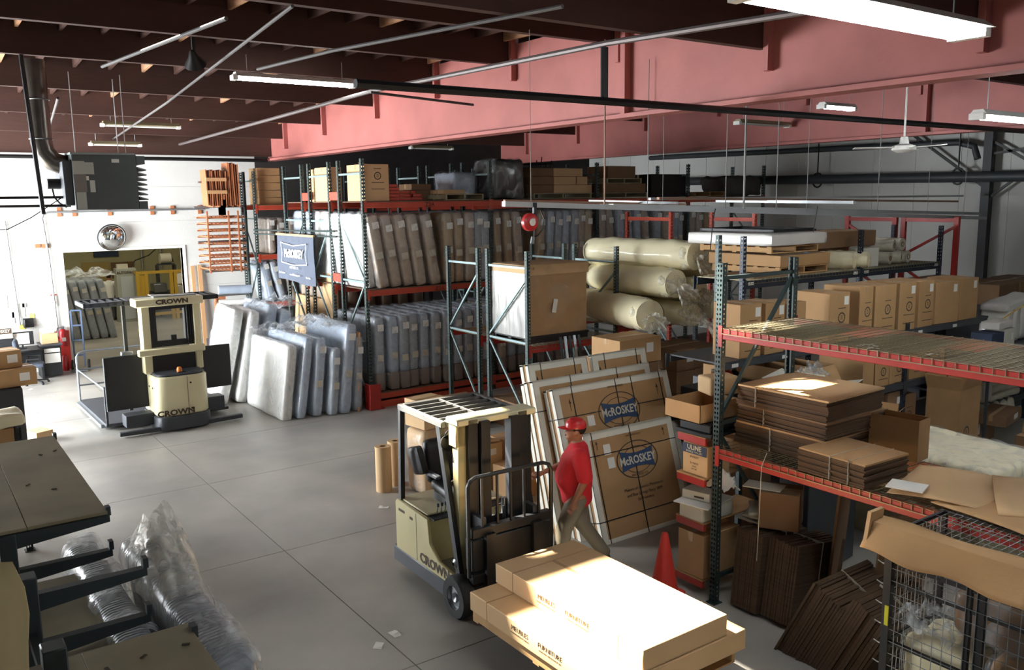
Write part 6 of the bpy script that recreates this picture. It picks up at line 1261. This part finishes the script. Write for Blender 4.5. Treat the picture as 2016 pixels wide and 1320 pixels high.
for i, (x, z, w, h, c) in enumerate(((2.1, 1.75, .25, .35, 'C9CBC4'), (2.25, 1.35, .2, .3, '9FA3A6'), (2.6, 1.75, .1, .12, '8A8C88'), (2.45, 1.5, .3, .35, 'D5D4CC'), (2.75, 1.45, .12, .12, 'D8CF6A'), (2.5, 1.18, .12, .12, 'D8CF6A'))): tag(MB().box((x-w/2, 25.68, z), (x+w/2, 25.695, z+h)).build('pinned_notice', mat('notice_'+c, c, .7)), 'notice pinned on the bright wall above the desk, %s from the left' % ORD[i], 'notice')
o = thing('extinguisher_sign', 'white sign with a red arrow by the doorway', 'sign', (3.3, 25.69, 1.72)); MB().box((-.08, -.01, 0), (.08, 0, .32)).build('plate', m_paper, o); MB().prism([(-.02, .26), (.02, .26), (.02, .12), (.05, .12), (0, .04), (-.05, .12), (-.02, .12)], -.014, -.01).build('arrow', m_red, o); MB().box((-.075, -.013, .29), (.075, -.01, .32)).build('stripe', m_red, o)
o = thing('fire_extinguisher', 'red fire extinguisher on the wall left of the doorway', 'extinguisher', (3.42, 25.55, .65)); MB().lathe([(0, 0), (.08, 0), (.09, .02), (.09, .38), (.06, .45), (.03, .47), (0, .47)], 20).build('cylinder', m_red, o, smooth=True); MB().box((-.04, -.05, .47), (.04, .02, .53)).build('valve', m_steel, o); MB().tube([(0, 0, .5), (-.12, -.02, .5), (-.15, 0, .35), (-.1, 0, .2)], .012, 5).build('hose', m_blk, o, smooth=True); MB().box((-.05, -.095, .14), (.05, -.088, .24)).build('label', m_paper, o)
tag(MB().box((3.28, 25.64, 0), (3.58, 25.7, 1.05)).build('red_backing', m_cone), 'orange-red painted backing board under the extinguisher', 'board')
tag(MB().lathe([(0, 0), (.08, 0), (.09, .02), (.09, .36), (.05, .42), (0, .43)], 18).build('fire_extinguisher', m_red, None, (3.4, 25.45, 0), smooth=True), 'second fire extinguisher standing on the floor below', 'extinguisher')
o = thing('hand_truck', 'blue-grey hand truck standing by the doorway edge', 'hand truck', (3.72, 25.2, 0), R_(-15))
for x in (-.12, .12): MB().box((x-.02, -.02, .1), (x+.02, .02, 1.62)).build('rail', mat('truck_blue', '4A5A74', .4, metal=.3), o)
for z in (.4, .8, 1.2, 1.6): MB().box((-.12, -.015, z), (.12, .015, z+.04)).build('crossbar', mat('truck_blue', '4A5A74', .4, metal=.3), o)
MB().box((-.2, -.25, .02), (.2, 0, .04)).build('toe_plate', m_steel, o)
for x in (-.2, .2): wheel(o, x, .1, .14, .05)
# floor litter
for i, (x, y) in enumerate(((2.14, 21.1), (2.95, 19.3), (2.1, 20.6), (3.0, 20.4), (2.6, 22.2), (3.53, 7.34), (3.77, 7.45), (5.38, 10.84), (1.95, 18.6), (2.3, 23.3))):
    tag(MB().grid(lambda u, v, s=i: ((u-.5)*.14, (v-.5)*.09, .006+.008*sin(u*5+s)*v), 4, 3).build('paper_scrap', m_paper, None, (x, y, 0), i*.8, fixn=False), 'scrap of white paper on the floor, %s' % ('nearest the black bin', 'left of the picker step', 'beyond the bin', 'behind the picker rail', 'towards the desk', 'left of the load', 'by the forklift wheel', 'behind the forklift', 'nearest the order picker', 'beside the desk chair')[i], 'paper', 'paper scraps on the floor')
# ================================================================ NEXT ROOM
for i in range(6): mattress('tall grey wrapped mattress in the next room, %s from the left' % ORD[i], (4.3+i*.27, 30.8, 0), (0, R_(-9 if i else -6), 0), .24, 1.9, 1.98, m_mgrey, seed=i % 4, labels=2, group='wrapped mattresses in the next room')
crumple('plastic_sheet', 'shiny clear film bunched on the mattresses in the next room', (4.9, 31.5, 2.0), (1.9, 1.4, .4), 18, 2, m_filmc)
ym = thing('yellow_machine', 'machine behind yellow guard frames in the next room', 'machine', (8.3, 34.3, 0))
for x in (-1.05, -.75, .15, .3, 1.5): MB().box((x-.06, -.06, 0), (x+.06, .06, 1.85)).build('guard_post', m_yel, ym)
for z in (1.78, .2): MB().box((-1.1, -.05, z), (1.55, .05, z+.1)).build('guard_rail', m_yel, ym)
MB().box((-1.1, .0, 1.78), (-1.0, 1.2, 1.88)).build('guard_rail', m_yel, ym); MB().box((-1.04, -.02, .3), (-.78, .0, 1.75)).build('guard_panel', m_yel, ym)
MB().box((-.6, .5, .2), (1.4, 1.4, 1.0)).build('machine_bed', m_char, ym, bevel=.03); MB().box((-.4, .4, 1.0), (.1, 1.0, 1.35)).build('head', m_steel, ym, bevel=.03); MB().cyl((.6, .4, 1.0), (.6, 1.2, 1.0), .22, 18).build('drum', m_paper, ym, smooth=True); MB().cyl((.5, .9, 1.5), (1.3, 1.0, 1.6), .15, 14).build('roller', m_labelw, ym, smooth=True)
MB().box((.35, -.09, 1.35), (.6, -.06, 1.7)).build('clipboard', m_paper, ym)
nc = thing('control_cabinet', 'grey control cabinet lettered in dark capitals in the next room', 'cabinet', (6.95, 34.9, 0)); MB().box((-.35, -.25, 0), (.35, .25, 2.0)).build('body', mat('cabinet_grey', 'A9ADA2', .5), nc, bevel=.01); MB().box((-.22, -.27, .1), (.22, -.25, 1.7)).build('door', mat('cabinet_door', 'B9BFC0', .5), nc); text('AUTOPACT', .13, m_print, parent=nc, M=PM((0, -.275, 1.85), (1, 0, 0), (0, 0, 1)), bold=.004); MB().box((-.28, -.1, 2.0), (.1, .1, 2.16)).build('lamp_box', m_labelw, nc)
tag(MB().box((6.95, 40.9, 2.12), (7.95, 40.99, 2.36)).build('wall_sign', m_navy), 'dark blue panel high on the far wall of the next room', 'sign'); struct(MB().box((6.45, 40.93, 0), (7.55, 40.99, 1.9)), 'door_2', mat('door_tan', 'B49A5C', .6))
tag(MB().box((7.62, 40.9, 1.2), (8.55, 40.99, 1.86)).build('notice_board', m_card2), 'brown board on the far wall of the next room', 'board')
o = thing('air_unit', 'cream motor unit on a frame above the yellow machine', 'machine', (8.6, 35.6, 2.0)); MB().cyl((-.2, 0, .25), (.2, 0, .25), .2, 16).build('motor', m_labelw, o, smooth=True); MB().box((-.3, -.2, 0), (.3, .2, .05)).build('base', m_char, o); MB().tube([(.2, 0, .4), (.3, 0, .1)], .03).build('bracket', m_char, o)
MB().box((-.35, -.2, -2.0), (-.29, .2, 0)).build('stand', m_char, o); MB().box((.29, -.2, -2.0), (.35, .2, 0)).build('stand', m_char, o)
for i, x in enumerate((8.9, 9.7, 10.6)): pipe('wall_pipe_far', 'upright grey pipe on the far wall of the next room, %s' % ORD[i], 'pipe', [(x, 40.9, 1.5), (x, 40.9, 4.5)], .05, m_galv)
pipe('machine_cable', 'black cable looping down to the control cabinet', 'cable', [(8.9, 36, 3.2), (8.6, 36, 2.8), (8.0, 35.6, 2.4), (7.4, 35.2, 2.25), (7.2, 35, 2.0)], .02, m_blk)
